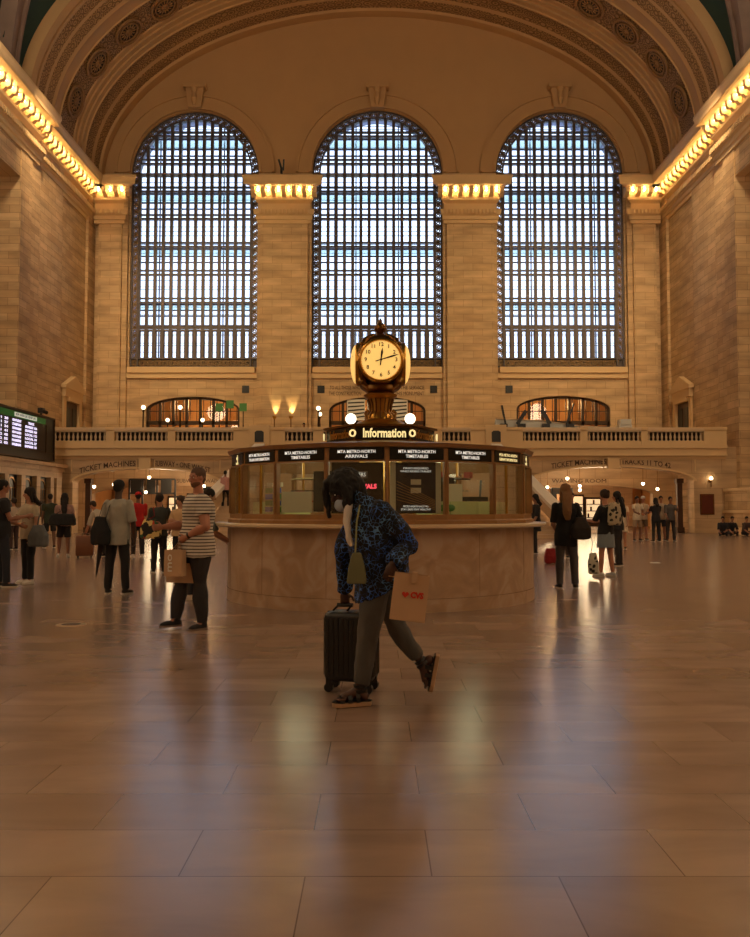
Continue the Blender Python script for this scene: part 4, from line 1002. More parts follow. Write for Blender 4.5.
for k in range(4):
    a = 90 * k + (1 if k == 0 else 0); n_ = bn(a); T = bt(a); Z = V((0, 0, 1)); fc = bp(a, .40 if k in (0, 2) else .375, CZ)
    f = MB(); R = []
    for i in range(7):
        th = PI / 2 * i / 6; rr = .315 * math.cos(th) + .0005; d = (.035 if k == 0 else .1) * math.sin(th)
        R.append([fc + T * (rr * math.cos(2 * PI * j / 40)) + Z * (rr * math.sin(2 * PI * j / 40)) + n_ * d for j in range(40)])
    f.rings(R); face = f.build('clock_face', M['opal'], t3, smooth=True)
    rg = MB(); RR = []
    for j in range(41):
        b2 = 2 * PI * j / 40; e = T * math.cos(b2) + Z * math.sin(b2)
        RR.append([fc + e * r + n_ * d for r, d in (((.30, .0), (.305, .035), (.32, .045), (.34, .035), (.35, .0), (.35, -.14), (.30, -.14)) if k in (0, 2) else ((.31, 0), (.315, .015), (.33, .015), (.345, -.01), (.35, -.1), (.31, -.1)))])
    rg.rings(RR, cap=False); rg.build('bezel', M['brass'], t3, smooth=True, sharp=50)
    if k == 0:
        for h in range(1, 13):
            b2 = math.radians(30 * h); e = T * math.sin(b2) + Z * math.cos(b2)
            text_mesh(str(h), .085, M['ink'], 'numeral', face, loc=fc + e * .235 + n_ * .04, xdir=T, depth=.001, bold=.002)
        mk = MB()
        for h in range(60):
            b2 = math.radians(6 * h); e = T * math.sin(b2) + Z * math.cos(b2); mk.bar(fc + e * .287 + n_ * .012, fc + e * .3 + n_ * .01, .004 if h % 5 else .009, .003)
        mk.build('minute_marks', M['ink'], face)
    def hand(ang, l, w):
        e = T * math.sin(math.radians(ang)) + Z * math.cos(math.radians(ang)); s_ = n_.cross(e); p0 = fc + n_ * .052
        m_ = MB(); vs_ = [p0 - e * .09 + s_ * w * .6, p0 - e * .09 - s_ * w * .6, p0 - s_ * w * .5, p0 + e * l * .62 - s_ * w, p0 + e * l, p0 + e * l * .62 + s_ * w, p0 + s_ * w * .5]
        m_.add(vs_ + [v + n_ * .006 for v in vs_], [tuple(range(7)), tuple(range(13, 6, -1))] + [(i, (i + 1) % 7, (i + 1) % 7 + 7, i + 7) for i in range(7)]); return m_
    hand(73, .3, .014).build('minute_hand', M['ink'], face); hand(7, .19, .018).build('hour_hand', M['ink'], face)
    MB().ball(fc + n_ * .055, .02, 10, 6).build('hub', M['ink'], face)
M['globe_b'] = emit('booth globe', (1, .84, .62, 1), 2.6)
for s in (-1, 1):
    g = thing('globe_lamp', 'white globe lamp on the booth roof, %s of the clock stem' % ('left' if s < 0 else 'right'), 'lamp', (BX + s * .46, BY_ - .2, 2.605), 'globe lamps on the booth')
    MB().lathe([(.05, 0), (.05, .02), (.02, .03), (.02, .05), (.045, .06)], (BX + s * .46, BY_ - .2, 2.606), 12).build('stand', M['brass'], g, smooth=True)
    MB().ball((BX + s * .46, BY_ - .2, 2.735), .085, 16, 10).build('globe', M['globe_b'], g, smooth=True)
# ================================================================ people
SK = {}
def skin(name, c): 
    if name not in SK: SK[name] = plain('skin ' + name, srgb(*c), .5, var=.06, scale=4)
    return SK[name]
FAB = {}
def fab(c, kind='plain'):
    k = (c, kind)
    if k in FAB: return FAB[k]
    nm = 'fabric %d %d %d %s' % (c + (kind,))
    m = plain(nm, srgb(*c), .85, var=.12, scale=14, bump=.15); nt = m.node_tree; N, L = nt.nodes, nt.links; b = N['Principled BSDF']
    if kind == 'stripe':
        tc = N.new('ShaderNodeTexCoord'); sp = N.new('ShaderNodeSeparateXYZ'); L.new(tc.outputs['Object'], sp.inputs[0])
        m1 = N.new('ShaderNodeMath'); m1.operation = 'MULTIPLY'; m1.inputs[1].default_value = 1 / .036; L.new(sp.outputs['Z'], m1.inputs[0])
        fr = N.new('ShaderNodeMath'); fr.operation = 'FRACT'; L.new(m1.outputs[0], fr.inputs[0])
        gt = N.new('ShaderNodeMath'); gt.operation = 'GREATER_THAN'; gt.inputs[1].default_value = .66; L.new(fr.outputs[0], gt.inputs[0])
        mx = N.new('ShaderNodeMix'); mx.data_type = 'RGBA'; mx.inputs['A'].default_value = srgb(*c); mx.inputs['B'].default_value = srgb(70, 52, 52)
        L.new(gt.outputs[0], mx.inputs['Factor']); L.new(mx.outputs['Result'], b.inputs['Base Color'])
    if kind in ('leopard', 'floral', 'spots'):
        tc = N.new('ShaderNodeTexCoord'); nz = N.new('ShaderNodeTexNoise'); nz.inputs['Scale'].default_value = 9; nz.inputs['Detail'].default_value = 3; L.new(tc.outputs['Object'], nz.inputs['Vector'])
        mxv = N.new('ShaderNodeMix'); mxv.data_type = 'VECTOR'; mxv.inputs['Factor'].default_value = .09; L.new(tc.outputs['Object'], mxv.inputs['A']); L.new(nz.outputs['Color'], mxv.inputs['B'])
        vo = N.new('ShaderNodeTexVoronoi'); vo.inputs['Scale'].default_value = 34 if kind == 'leopard' else 12; vo.feature = 'DISTANCE_TO_EDGE' if kind == 'leopard' else 'F1'; L.new(mxv.outputs['Result'], vo.inputs['Vector'])
        cr = N.new('ShaderNodeValToRGB'); e = cr.color_ramp.elements; cr.color_ramp.interpolation = 'LINEAR'
        if kind == 'leopard':
            n2 = N.new('ShaderNodeTexNoise'); n2.inputs['Scale'].default_value = 17; L.new(tc.outputs['Object'], n2.inputs['Vector'])
            ad = N.new('ShaderNodeMath'); ad.operation = 'MULTIPLY_ADD'; ad.inputs[1].default_value = .26; ad.inputs[2].default_value = -.115; L.new(n2.outputs['Fac'], ad.inputs[0])
            sm = N.new('ShaderNodeMath'); sm.operation = 'ADD'; L.new(vo.outputs['Distance'], sm.inputs[0]); L.new(ad.outputs[0], sm.inputs[1])
            n3 = N.new('ShaderNodeTexNoise'); n3.inputs['Scale'].default_value = 4; L.new(tc.outputs['Object'], n3.inputs['Vector'])
            cc = N.new('ShaderNodeValToRGB'); cc.color_ramp.elements[0].position = .4; cc.color_ramp.elements[0].color = srgb(50, 98, 200); cc.color_ramp.elements[1].position = .62; cc.color_ramp.elements[1].color = srgb(92, 136, 186); L.new(n3.outputs['Fac'], cc.inputs[0])
            e[0].position = .03; e[0].color = (1, 1, 1, 1); e[1].position = .07; e[1].color = (0, 0, 0, 1); L.new(sm.outputs[0], cr.inputs[0])
            mx = N.new('ShaderNodeMix'); mx.data_type = 'RGBA'; mx.inputs['A'].default_value = srgb(*c); L.new(cc.outputs[0], mx.inputs['B']); L.new(cr.outputs[0], mx.inputs['Factor']); L.new(mx.outputs['Result'], b.inputs['Base Color'])
        else:
            cr.color_ramp.interpolation = 'CONSTANT'
            cols = [(0, (200, 60, 50)), (.3, (40, 34, 30)), (.55, (220, 190, 120)), (.75, (60, 90, 60))] if kind == 'floral' else [(0, (40, 34, 30)), (.42, c)]
            e[0].color = srgb(*cols[0][1]); e[1].position = cols[1][0]; e[1].color = srgb(*cols[1][1])
            for p_, c_ in cols[2:]: k_ = e.new(p_); k_.color = srgb(*c_)
            L.new(vo.outputs['Color' if kind == 'floral' else 'Distance'], cr.inputs[0]); L.new(cr.outputs[0], b.inputs['Base Color'])
    FAB[k] = m; return m

def remeshed(mb, name, mat, parent, voxel, smooth_it=3, fold=0, fscale=6, seed=0):
    o0 = V(parent['_o'])
    me = bpy.data.meshes.new('tmp'); me.from_pydata([tuple(V(p) - o0) for p in mb.v], [], mb.f); me.update()
    o = bpy.data.objects.new('tmp', me)
    tmp_scene.collection.objects.link(o)
    r = o.modifiers.new('r', 'REMESH'); r.mode = 'VOXEL'; r.voxel_size = voxel; r.use_smooth_shade = True
    s = o.modifiers.new('s', 'SMOOTH'); s.factor = .5; s.iterations = smooth_it
    vl = tmp_scene.view_layers[0]; vl.update()
    dg = vl.depsgraph; dg.update()
    nm = bpy.data.meshes.new_from_object(o.evaluated_get(dg), depsgraph=dg)
    bpy.data.objects.remove(o); bpy.data.meshes.remove(me)
    if fold:
        nm.update()
        ns = [v.normal.copy() for v in nm.vertices]
        for v, n_ in zip(nm.vertices, ns):
            p = V((v.co.x, v.co.y, v.co.z * .6)) * fscale + V((seed, 0, 0)); v.co += n_ * (noise.noise(p) * fold + noise.noise(p * 2.3) * fold * .5)
    nm.name = name; nm.materials.clear(); nm.materials.append(mat)
    nm.polygons.foreach_set('use_smooth', [True] * len(nm.polygons)); nm.update()
    ob = bpy.data.objects.new(name, nm); COL.objects.link(ob); ob.parent = parent
    ob['_o'] = tuple(o0)
    return ob
tmp_scene = bpy.data.scenes.new('workbench')

def rot(v, axis, deg): return Matrix.Rotation(math.radians(deg), 3, axis) @ v

def fk(H, yaw, pos, pose):
    """joint positions in world space"""
    a = math.radians(yaw); F = V((-math.sin(a), math.cos(a), 0)); R = V((math.cos(a), math.sin(a), 0)); U = V((0, 0, 1))
    g = lambda k, d=0: pose.get(k, d)
    J = {'F': F, 'R': R}
    lean = math.radians(g('lean')); sp = U * math.cos(lean) + F * math.sin(lean) + R * math.sin(math.radians(g('side')))
    sp.normalize(); SF = (F - sp * F.dot(sp)).normalized(); tw = math.radians(g('twist')); SR = sp.cross(SF) * -1
    SR = SF.cross(sp).normalized(); SRt = SR * math.cos(tw) + SF * math.sin(tw); SFt = SF * math.cos(tw) - SR * math.sin(tw)
    P = V((0, 0, 0)); J['pelvis'] = P; J['sp'] = sp; J['SF'] = SFt; J['SR'] = SRt; J['PF'] = SF; J['PR'] = R
    J['neck'] = P + sp * (.335 * H); J['chest'] = P + sp * (.235 * H)
    hp = math.radians(g('head_pitch')) + lean * .6; hd = U * math.cos(hp * .6) + F * math.sin(hp * .6); hy = math.radians(g('head_yaw'))
    J['head'] = J['neck'] + hd.normalized() * (.092 * H) + F * .01 * H
    HF = F * math.cos(hy) + R * math.sin(hy); HR = R * math.cos(hy) - F * math.sin(hy)
    HU = U * math.cos(hp) + HF * math.sin(hp); HFp = HF * math.cos(hp) - U * math.sin(hp)
    J['HF'] = HFp.normalized(); J['HR'] = HR.normalized(); J['HU'] = HU.normalized()
    for s, k in ((-1, 'L'), (1, 'R')):
        hip = P + R * (s * .05 * H) - U * .0; f_ = math.radians(g('hip' + k)); ab = math.radians(g('abd' + k, 2)); kn = math.radians(g('knee' + k, 3))
        d = (-U * math.cos(f_) + F * math.sin(f_)); d = d * math.cos(ab) + R * (s * math.sin(ab))
        knee = hip + d * (.245 * H); d2 = (-U * math.cos(f_ - kn) + F * math.sin(f_ - kn)); d2 = d2 * math.cos(ab * .6) + R * (s * math.sin(ab * .6))
        ank = knee + d2 * (.246 * H); fp = math.radians(g('foot' + k)); ty = math.radians(g('toe' + k, 8)) * s
        fd = (F * math.cos(ty) + R * math.sin(ty)); fd = fd * math.cos(fp) - U * math.sin(fp)
        J['hip' + k], J['knee' + k], J['ank' + k], J['fd' + k] = hip, knee, ank, fd
        sh = P + sp * (.277 * H) + SRt * (s * .106 * H * g('shw', 1)); fa = math.radians(g('arm' + k)); aa = math.radians(g('aabd' + k, 6)); el = math.radians(g('elb' + k, 12)); inn = math.radians(g('inn' + k, 0))
        d = (-U * math.cos(fa) + SFt * math.sin(fa)); d = d * math.cos(aa) + SRt * (s * math.sin(aa))
        elb = sh + d * (.172 * H); d2 = (-U * math.cos(fa + el) + SFt * math.sin(fa + el)); d2 = d2 * math.cos(inn) - SRt * (s * math.sin(inn))
        J['sh' + k], J['elb' + k], J['wr' + k] = sh, elb, elb + d2 * (.15 * H); J['hd' + k] = d2
    low = 9
    for k in 'LR':
        fd = J['fd' + k]; heel = J['ank' + k] - fd * .05 - V((0, 0, .046 * H)); toe = J['ank' + k] + fd * .17 - V((0, 0, .046 * H)); low = min(low, heel.z, toe.z)
    off = V((pos[0], pos[1], (pos[2] if len(pos) > 2 else 0) - low))
    if 'seat' in pose: off = V((pos[0], pos[1], pose['seat']))
    for k in list(J):
        if k in ('F', 'R', 'sp', 'SF', 'SR', 'PF', 'PR', 'HF', 'HR', 'HU', 'fdL', 'fdR', 'hdL', 'hdR'): continue
        J[k] = J[k] + off
    return J

def torso_rings(J, H, t, b=1.0, top=1.0, bottom=0.0, female=False, flare=0, n=18):
    P, sp = J['pelvis'], J['sp']; R = []
    w = [(-.045, .082, .058), (0, .096, .068), (.05, .094, .064), (.10, .080 if female else .084, .056), (.15, .080 if female else .088, .058), (.20, .092 if female else .098, .066), (.25, .102, .064), (.278, .094, .055), (.298, .07, .046), (.32, .038, .036)]
    out = []
    for q, (h, a, d) in enumerate(w):
        if h > .335 * top: continue
        if h < bottom - .046: continue
        f = h / .3; f = max(0, min(1, f)); ax = (J['PR'] * (1 - f) + J['SR'] * f).normalized(); ay = ax.cross(sp) * -1; ay = sp.cross(ax).normalized()
        ex = flare * max(0, (.12 - h) / .16)
        out.append([P + sp * (h * H) + J['SF'] * (.0) + ax * (math.cos(u) * (a * H * b + t + ex)) + ay * (math.sin(u) * (d * H * b + t + ex * .8)) for u in (2 * PI * k / n for k in range(n))])
    return out

def arm(mb, J, k, H, t, upto=1.0, b=1.0):
    sh, el, wr = J['sh' + k], J['elb' + k], J['wr' + k]; r = [.031 * H * b + t, .027 * H * b + t, .024 * H * b + t, .025 * H * b + t, .016 * H + t]
    mb.ball(sh, .031 * H * b + t, 12, 8)
    if upto >= 1:
        mb.tube([sh, sh.lerp(el, .5), el, el.lerp(wr, .3), wr], r, 12); mb.ball(el, r[2], 12, 8); mb.ball(wr, r[4], 10, 7)
    else: mb.tube([sh, sh.lerp(el, .5), sh.lerp(el, upto * 1.0)], [r[0], r[1] + .004, r[1] + .008], 12)
def leg(mb, J, k, H, t, upto=1.0, b=1.0, cuff=0):
    hp, kn, an = J['hip' + k], J['knee' + k], J['ank' + k]; r = [.054 * H * b + t, .047 * H * b + t, .034 * H + t, .034 * H * b + t * 1.1, .021 * H + t * 1.3 + cuff]
    mb.ball(hp, r[0], 12, 8)
    if upto >= 1:
        mb.tube([hp, hp.lerp(kn, .45), kn, kn.lerp(an, .35), kn.lerp(an, min(1, upto - 0.0) if upto <= 1 else .96)], r, 14); mb.ball(kn, r[2], 12, 8)
    else:
        q = hp.lerp(kn, upto / .5 if upto < .5 else 1)
        if upto <= .5: mb.tube([hp, hp.lerp(kn, upto), q], [r[0], r[1] + .004, r[2] + .02], 14)
        else: mb.tube([hp, hp.lerp(kn, .45), kn, kn.lerp(an, (upto - .5) * 2)], [r[0], r[1], r[2], r[3]], 14)
def hand(mb, J, k, H, curl=35, inward=None, fr=None):
    wr = J['wr' + k]; d = J['hd' + k].normalized(); s = -1 if k == 'L' else 1
    nrm = J.get('palm' + k) or (J['SR'] * -s); nrm = (nrm - d * d.dot(nrm)).normalized(); lat = d.cross(nrm).normalized()   # nrm = palm facing direction
    if lat.dot(J['SF']) < 0 and 'palm' + k not in J: lat = -lat       # thumb side looks forward
    L_ = .105 * H; fr = fr or .0085
    pc = wr + d * (L_ * .24); mb.ball(pc, (L_ * .27, L_ * .22, L_ * .12), 12, 8, (d, lat, nrm))
    mb.ball(wr + d * (L_ * .4), (L_ * .12, L_ * .22, L_ * .1), 12, 8, (d, lat, nrm))
    mb.cyl(wr - d * .01, pc, .0145 * H, L_ * .13, 10)
    for i, (o, l) in enumerate(((.165, .44), (.055, .49), (-.055, .45), (-.16, .36))):
        b0 = wr + d * (L_ * .42) + lat * (L_ * o); c = math.radians(curl); p = [b0]; dd = d.copy()
        for j, f in enumerate((.45, .32, .25)):
            ca = c * (j + .6); q = (d * math.cos(ca) + nrm * math.sin(ca)); p.append(p[-1] + q * (l * L_ * f))
        mb.tube(p, [fr, fr * .95, fr * .85, fr * .7], 8); mb.ball(p[-1], fr * .72, 8, 6)
    b0 = wr + d * (L_ * .14) + lat * (L_ * .17); p = [b0, b0 + (d * .5 + lat * .6 + nrm * .25).normalized() * (L_ * .2), b0 + (d * .5 + lat * .6 + nrm * .25).normalized() * (L_ * .2) + (d * .8 + lat * .2 + nrm * .45).normalized() * (L_ * .22)]
    mb.tube(p, [fr * 1.3, fr * 1.1, fr * .85], 8); mb.ball(p[-1], fr * .85, 8, 6)
def head(mb, J, H, big=1.0, detail=True):
    c, F, R, U = J['head'], J['HF'], J['HR'], J['HU']; h = .066 * H * big     # half head height
    A = (R, F, U)
    mb.ball(c + U * h * .18 - F * h * .08, (h * .66, h * .8, h * .8), 16, 10, A)
    mb.ball(c - U * h * .3 + F * h * .16, (h * .52, h * .56, h * .62), 14, 9, A)
    mb.ball(c - U * h * .72 + F * h * .42, (h * .3, h * .24, h * .2), 10, 7, A)         # chin
    mb.ball(c + F * h * .62 + U * h * .18, (h * .42, h * .16, h * .12), 10, 6, A)        # brow
    mb.tube([c + F * h * .7 + U * h * .12, c + F * h * .86 - U * h * .12, c + F * h * .95 - U * h * .24, c + F * h * .72 - U * h * .3], [h * .07, h * .1, h * .13, h * .1], 8)   # nose
    for s in (-1, 1):
        mb.ball(c + F * h * .46 + R * (s * h * .36) - U * h * .12, (h * .18, h * .22, h * .16), 8, 6, A)     # cheek
        mb.ball(c + R * (s * h * .66) - F * h * .02 - U * h * .02, (h * .07, h * .15, h * .22), 8, 6, A)      # ear
    mb.ball(c + F * h * .66 - U * h * .47, (h * .22, h * .12, h * .08), 8, 6, A)   # lips
    mb.tube([J['neck'] - J['sp'] * .03 * H, J['neck'].lerp(c, .35), c - U * h * .35 - F * h * .1], [.034 * H, .03 * H, .031 * H], 12)
def hair_cap(mb, J, H, big=1.0, style='short'):
    c, F, R, U = J['head'], J['HF'], J['HR'], J['HU']; h = .066 * H * big; A = (R, F, U)
    g = .02 if style == 'buzz' else .06 if style == 'short' else .12
    mb.ball(c + U * h * (.27 + g * .3) - F * h * .15, (h * (.68 + g), h * (.8 + g), h * (.78 + g)), 16, 10, A)
    mb.ball(c - F * h * .42 - U * h * .05, (h * (.58 + g), h * (.45 + g), h * .62), 14, 9, A)
    if style in ('long', 'mid'):
        l = 4.4 if style == 'long' else 2.2
        D = V((0, 0, -1)); b0 = c - F * h * .5
        mb.tube([b0 + U * h * .2, b0 + D * h * 1.1 - F * h * .55, b0 + D * h * l * .7 - F * h * 1.05, b0 + D * h * l - F * h * (1.2 if style == 'long' else .7)], [h * .6, h * .72, h * .72, h * .35], 14, 1, .62, ref=R)
        for s in (-1, 1): mb.tube([c + R * (s * h * .6) + U * h * .3, c + R * (s * h * .74) - F * h * .1 - U * h * .2, c + R * (s * h * .68) - F * h * .5 + D * h * l * .6], [h * .2, h * .24, h * .16], 10)
    if style == 'bun': mb.ball(c - F * h * .85 + U * h * .55, h * .36, 10, 8)
    if style == 'pony': mb.tube([c - F * h * .8 + U * h * .3, c - F * h * 1.2 - U * h * .3, c - F * h * 1.05 - U * h * 1.2], [h * .2, h * .26, h * .1], 10)
def shoe(J, k, H, sole=True):
    an = J['ank' + k]; fd = J['fd' + k].normalized(); s_ = -1 if k == 'L' else 1; W = fd.cross(V((0, 0, 1)))
    if W.length < .2: W = J['R'].copy()
    W.normalize(); up = W.cross(fd).normalized(); up = up if up.z > 0 or abs(fd.z) > .9 else -up
    gz = an - up * (.046 * H)
    m_ = MB()
    m_.ball(gz + fd * .045 + up * .035, (.125, .042, .036), 14, 8, (fd, W, up)); m_.ball(gz - fd * .02 + up * .045, (.055, .038, .045), 12, 8, (fd, W, up)); m_.ball(gz + fd * .125 + up * .028, (.052, .044, .03), 12, 8, (fd, W, up))
    m_.cyl(an - fd * .005 - up * .03, an - fd * .005 + up * .012, .042, .04, 12)
    so = MB(); R = []
    pts = [(-.085, .0), (-.07, .03), (0, .034), (.07, .042), (.13, .046), (.17, .03), (.185, 0), (.17, -.03), (.13, -.046), (.07, -.042), (0, -.034), (-.07, -.03)]
    for z in (0, .022): R.append([gz + fd * x + W * y + up * z for x, y in pts])
    so.rings(R); return m_, so

def person(name_label, pos, yaw, H, pose, top=None, bottom=None, shoes=(30, 26, 24), hair=((26, 18, 12), 'short'), sk=(150, 104, 78), female=False, hat=None, voxel=.011, group=None, b=.93, mask=None, J=None, curl=35, soles=None, face=False, ex=None, curls=None):
    """top=(colour, sleeve 0..1, kind, hem) bottom=(colour, type, kind)"""
    J = J or fk(H, yaw, pos, pose)
    if ex: ex(J)
    ank = (J['ankL'] + J['ankR']) / 2
    t = thing('person', name_label, 'person', (pos[0], pos[1], pos[2] if len(pos) > 2 else 0), group)
    S = skin('tone %d %d %d' % sk, sk)
    vx = voxel
    m_ = MB(); m_.rings(torso_rings(J, H, 0, b, female=female))
    for k in 'LR':
        arm(m_, J, k, H, 0, 1, b); leg(m_, J, k, H, 0, 1, b); hand(m_, J, k, H, (curls or {}).get(k, curl), fr=max(.0085, vx * .95))
        an, fd = J['ank' + k], J['fd' + k].normalized(); m_.tube([an + V((0, 0, .01)), an + fd * .06 - V((0, 0, .028 * H)) * (1 if abs(fd.z) < .6 else 0), an + fd * .14 - V((0, 0, .036 * H)) * (1 if abs(fd.z) < .6 else 0)], [.03, .03, .02], 10)
    head(m_, J, H)
    body = remeshed(m_, 'body', S, t, vx * .85, 2)
    seed = pos[0] * 3 + pos[1]
    if bottom:
        col, typ, kind = bottom; m_ = MB(); m_.rings(torso_rings(J, H, .004, b, top=.3, female=female))
        tk = .012 if typ != 'loose' else .024
        if typ == 'skirt':
            for k in 'LR': pass
            kn = (J['kneeL'] + J['kneeR']) / 2; P = J['pelvis']; R = []
            for f, w, d in ((-.1, .1, .075), (.1, .112, .085), (.45, .12, .095), (.8, .13, .1)):
                c = P.lerp(kn, f); R.append([c + J['R'] * (math.cos(u) * w * H) + J['F'] * (math.sin(u) * d * H) for u in (2 * PI * q / 18 for q in range(18))])
            m_.rings(R)
        else:
            up = {'shorts': .44, 'capri': .9}.get(typ, 1.0)
            for k in 'LR': leg(m_, J, k, H, tk, up, b, cuff=.008)
        remeshed(m_, 'skirt' if typ == 'skirt' else 'trousers', fab(col, kind), t, vx * 1.05, 3, .012, 8, seed)
    if top:
        col, sl, kind, hem = top; m_ = MB(); R = torso_rings(J, H, .025, b, top=.97, female=female, flare=.02 * (hem > 0))
        if hem > 0:
            P = J['pelvis']; c0 = P - J['sp'] * (.03 * H) - V((0, 0, 1)) * (hem * .5) ; c1 = P - V((0, 0, 1)) * (hem + .04)
            ring = lambda c, e: [c + J['PR'] * (math.cos(u) * (.098 * H * b + .03 + e)) + J['PR'].cross(V((0, 0, 1))) * (-math.sin(u) * (.07 * H * b + .032 + e)) for u in (2 * PI * q / 18 for q in range(18))]
            R = [ring(c1, .008)] + R[1:]
        m_.rings(R)
        for k in 'LR':
            if sl > 0: arm(m_, J, k, H, .013, sl, b)
        remeshed(m_, 'top', fab(col, kind), t, vx * 1.05, 3, .016, 7, seed + 9)
    for k in 'LR':
        m_, so = shoe(J, k, H)
        sh = remeshed(m_, 'shoe', fab(shoes), t, .009 if vx > .008 else .006, 2)
        so.build('sole', fab(soles or (200, 190, 175)), sh)
    if hair:
        m_ = MB(); hair_cap(m_, J, H, style=hair[1]); o = remeshed(m_, 'hair', fab(hair[0]), t, vx * .9, 2, .008 if hair[1] != 'short' else .002, 22, seed)
    if hat:
        c, F, R, U = J['head'], J['HF'], J['HR'], J['HU']; h = .066 * H; m_ = MB(); m_.ball(c + U * h * .42 - F * h * .08, (h * .8, h * .92, h * .72), 16, 10, (R, F, U))
        if hat[1] == 'cap': m_.ball(c + U * h * .5 + F * h * 1.0, (h * .5, h * .55, h * .09), 12, 6, (R, F, U))
        remeshed(m_, 'hat', fab(hat[0]), t, vx, 2)
    if mask:
        c, F, R, U = J['head'], J['HF'], J['HR'], J['HU']; h = .066 * H; m_ = MB()
        m_.ball(c + F * h * .5 - U * h * .42, (h * .5, h * .5, h * .42), 14, 10, (R, F, U)); remeshed(m_, 'face_mask', fab(mask), t, vx * .8, 2)
    if face:
        c, F, R, U = J['head'], J['HF'], J['HR'], J['HU']; h = .066 * H
        for s in (-1, 1):
            e = c + F * h * .68 + R * (s * h * .27) + U * h * .03
            MB().ball(e, (h * .1, h * .06, h * .06), 10, 6, (R, F, U)).build('eye', M['white'], t, smooth=True)
            MB().ball(e + F * h * .045, (h * .045, h * .03, h * .045), 8, 6, (R, F, U)).build('iris', M['black'], t, smooth=True)
            MB().tube([e + U * h * .17 - R * h * .13, e + U * h * .2 + F * h * .05, e + U * h * .17 + R * h * .13], [h * .02, h * .035, h * .02], 8).build('eyebrow', fab((40, 28, 20)), t, smooth=True)
    t['_J'] = 0; del t['_J']
    return t, J

def bag_mesh(c, wx, wy, h, ax=V((1, 0, 0)), ay=V((0, 1, 0)), up=V((0, 0, 1)), soft=.1, taper=.9, n=20):
    m_ = MB(); R = []; c = V(c)
    for z, s in ((-1, .82), (-.85, 1), (0, 1), (.8, taper), (1, taper * .85)):
        R.append([c + up * (z * h / 2) + ax * (math.copysign(abs(math.cos(u)) ** .5, math.cos(u)) * wx / 2 * s) + ay * (math.copysign(abs(math.sin(u)) ** .5, math.sin(u)) * wy / 2 * s) for u in (2 * PI * k / n for k in range(n))])
    return m_.rings(R)
def paper_bag(c, w, d, h, ax, up, mat, label, group=None, grip=None):
    """paper carrier with side gussets and rope handles; returns the thing and its front centre"""
    ay = up.cross(ax).normalized(); c = V(c); b0 = c - up * (h / 2)
    t = thing('paper_bag', label, 'bag', tuple(b0), group); m_ = MB(); R = []
    for z, s, sd in ((0, 1, 1), (.02, 1.0, 1.02), (.5, 1, .96), (.98, .99, .82), (1, .98, .8)):
        p = b0 + up * (z * h); g = .12 * z
        R.append([p + ax * (x * w / 2 * s) + ay * (y * d / 2 * sd) for x, y in ((-1, -1), (0, -1.03), (1, -1), (1 - g, 0), (1, 1), (0, 1.03), (-1, 1), (-1 + g, 0))])
    k = len(m_.v); m_.rings(R, cap=False); m_.add(R[0], [tuple(range(7, -1, -1))]); m_.build('sack', mat, t)
    g = V(grip) if grip is not None else c + up * (h * .7)
    for y in (-1, 1):
        a = c + up * (h / 2 - .03) + ay * (y * d * .4); MB().tube([a - ax * w * .2, (a - ax * w * .16).lerp(g, .6), g + ay * (y * .008), (a + ax * w * .16).lerp(g, .6), a + ax * w * .2], .004, 6).build('handle', fab((150, 112, 74)), t, smooth=True)
    return t, c - ay * (d / 2), ay

M['kraft'] = plain('kraft paper', srgb(192, 156, 122), .75, var=.08, scale=6, bump=.1)
def strap(p, w, mat, name, t): return MB().tube(p, w, 8, 1, .35).build(name, mat, t, smooth=True)

# ---------------------------------------------------------------- the woman with the suitcase
def P3(*a): return V(a)
JW = {}
F = V((-1, -.12, 0)).normalized(); R_ = V((-.12, 1, 0)).normalized(); U = V((0, 0, 1))
WH = 1.64
JW['F'], JW['R'] = F, R_
JW['pelvis'] = P3(-.07, 5.86, .88); JW['neck'] = P3(-.20, 5.86, 1.38)
sp = (JW['neck'] - JW['pelvis']).normalized(); JW['sp'] = sp
JW['SR'] = JW['PR'] = R_; JW['SF'] = JW['PF'] = (F - sp * sp.dot(F)).normalized()
JW['chest'] = JW['pelvis'].lerp(JW['neck'], .7)
JW['head'] = P3(-.315, 5.85, 1.475); hp = math.radians(28); hf = V((-1, -.28, 0)).normalized(); JW['HF'] = hf * math.cos(hp) - U * math.sin(hp); JW['HU'] = hf * math.sin(hp) + U * math.cos(hp); JW['HR'] = JW['HF'].cross(JW['HU']).normalized()
for k, sh, el, wr, hip, kn, an, fd in (('L', (-.06, 5.69, 1.33), (.13, 5.70, 1.10), (.02, 5.56, .98), (-.08, 5.79, .83), (-.15, 5.76, .46), (-.2, 5.76, .115), (-.97, -.25, 0)),
                                       ('R', (-.20, 6.03, 1.30), (-.325, 6.09, 1.02), (-.32, 6.18, .735), (-.06, 5.94, .83), (.06, 5.96, .50), (.235, 6.0, .25), (-.2, .0, -1))):
    JW['sh' + k], JW['elb' + k], JW['wr' + k], JW['hip' + k], JW['knee' + k], JW['ank' + k] = map(V, (sh, el, wr, hip, kn, an)); JW['fd' + k] = V(fd).normalized()
    JW['hd' + k] = (JW['wr' + k] - JW['elb' + k]).normalized()
JW['hdR'] = V((0.02, .1, -1)).normalized(); JW['palmR'] = V((0, 1, 0)); JW['hdL'] = V((-.35, -.1, -1)).normalized(); JW['palmL'] = V((0, 1, 0))
w_t = thing('person', 'woman in a blue-flecked black jacket stooping forward with a suitcase and paper bag', 'person', (-.1, 5.86, 0))
S = skin('deep brown', (74, 46, 34))
H = WH
m_ = MB(); m_.rings(torso_rings(JW, H, 0, 1, female=True))
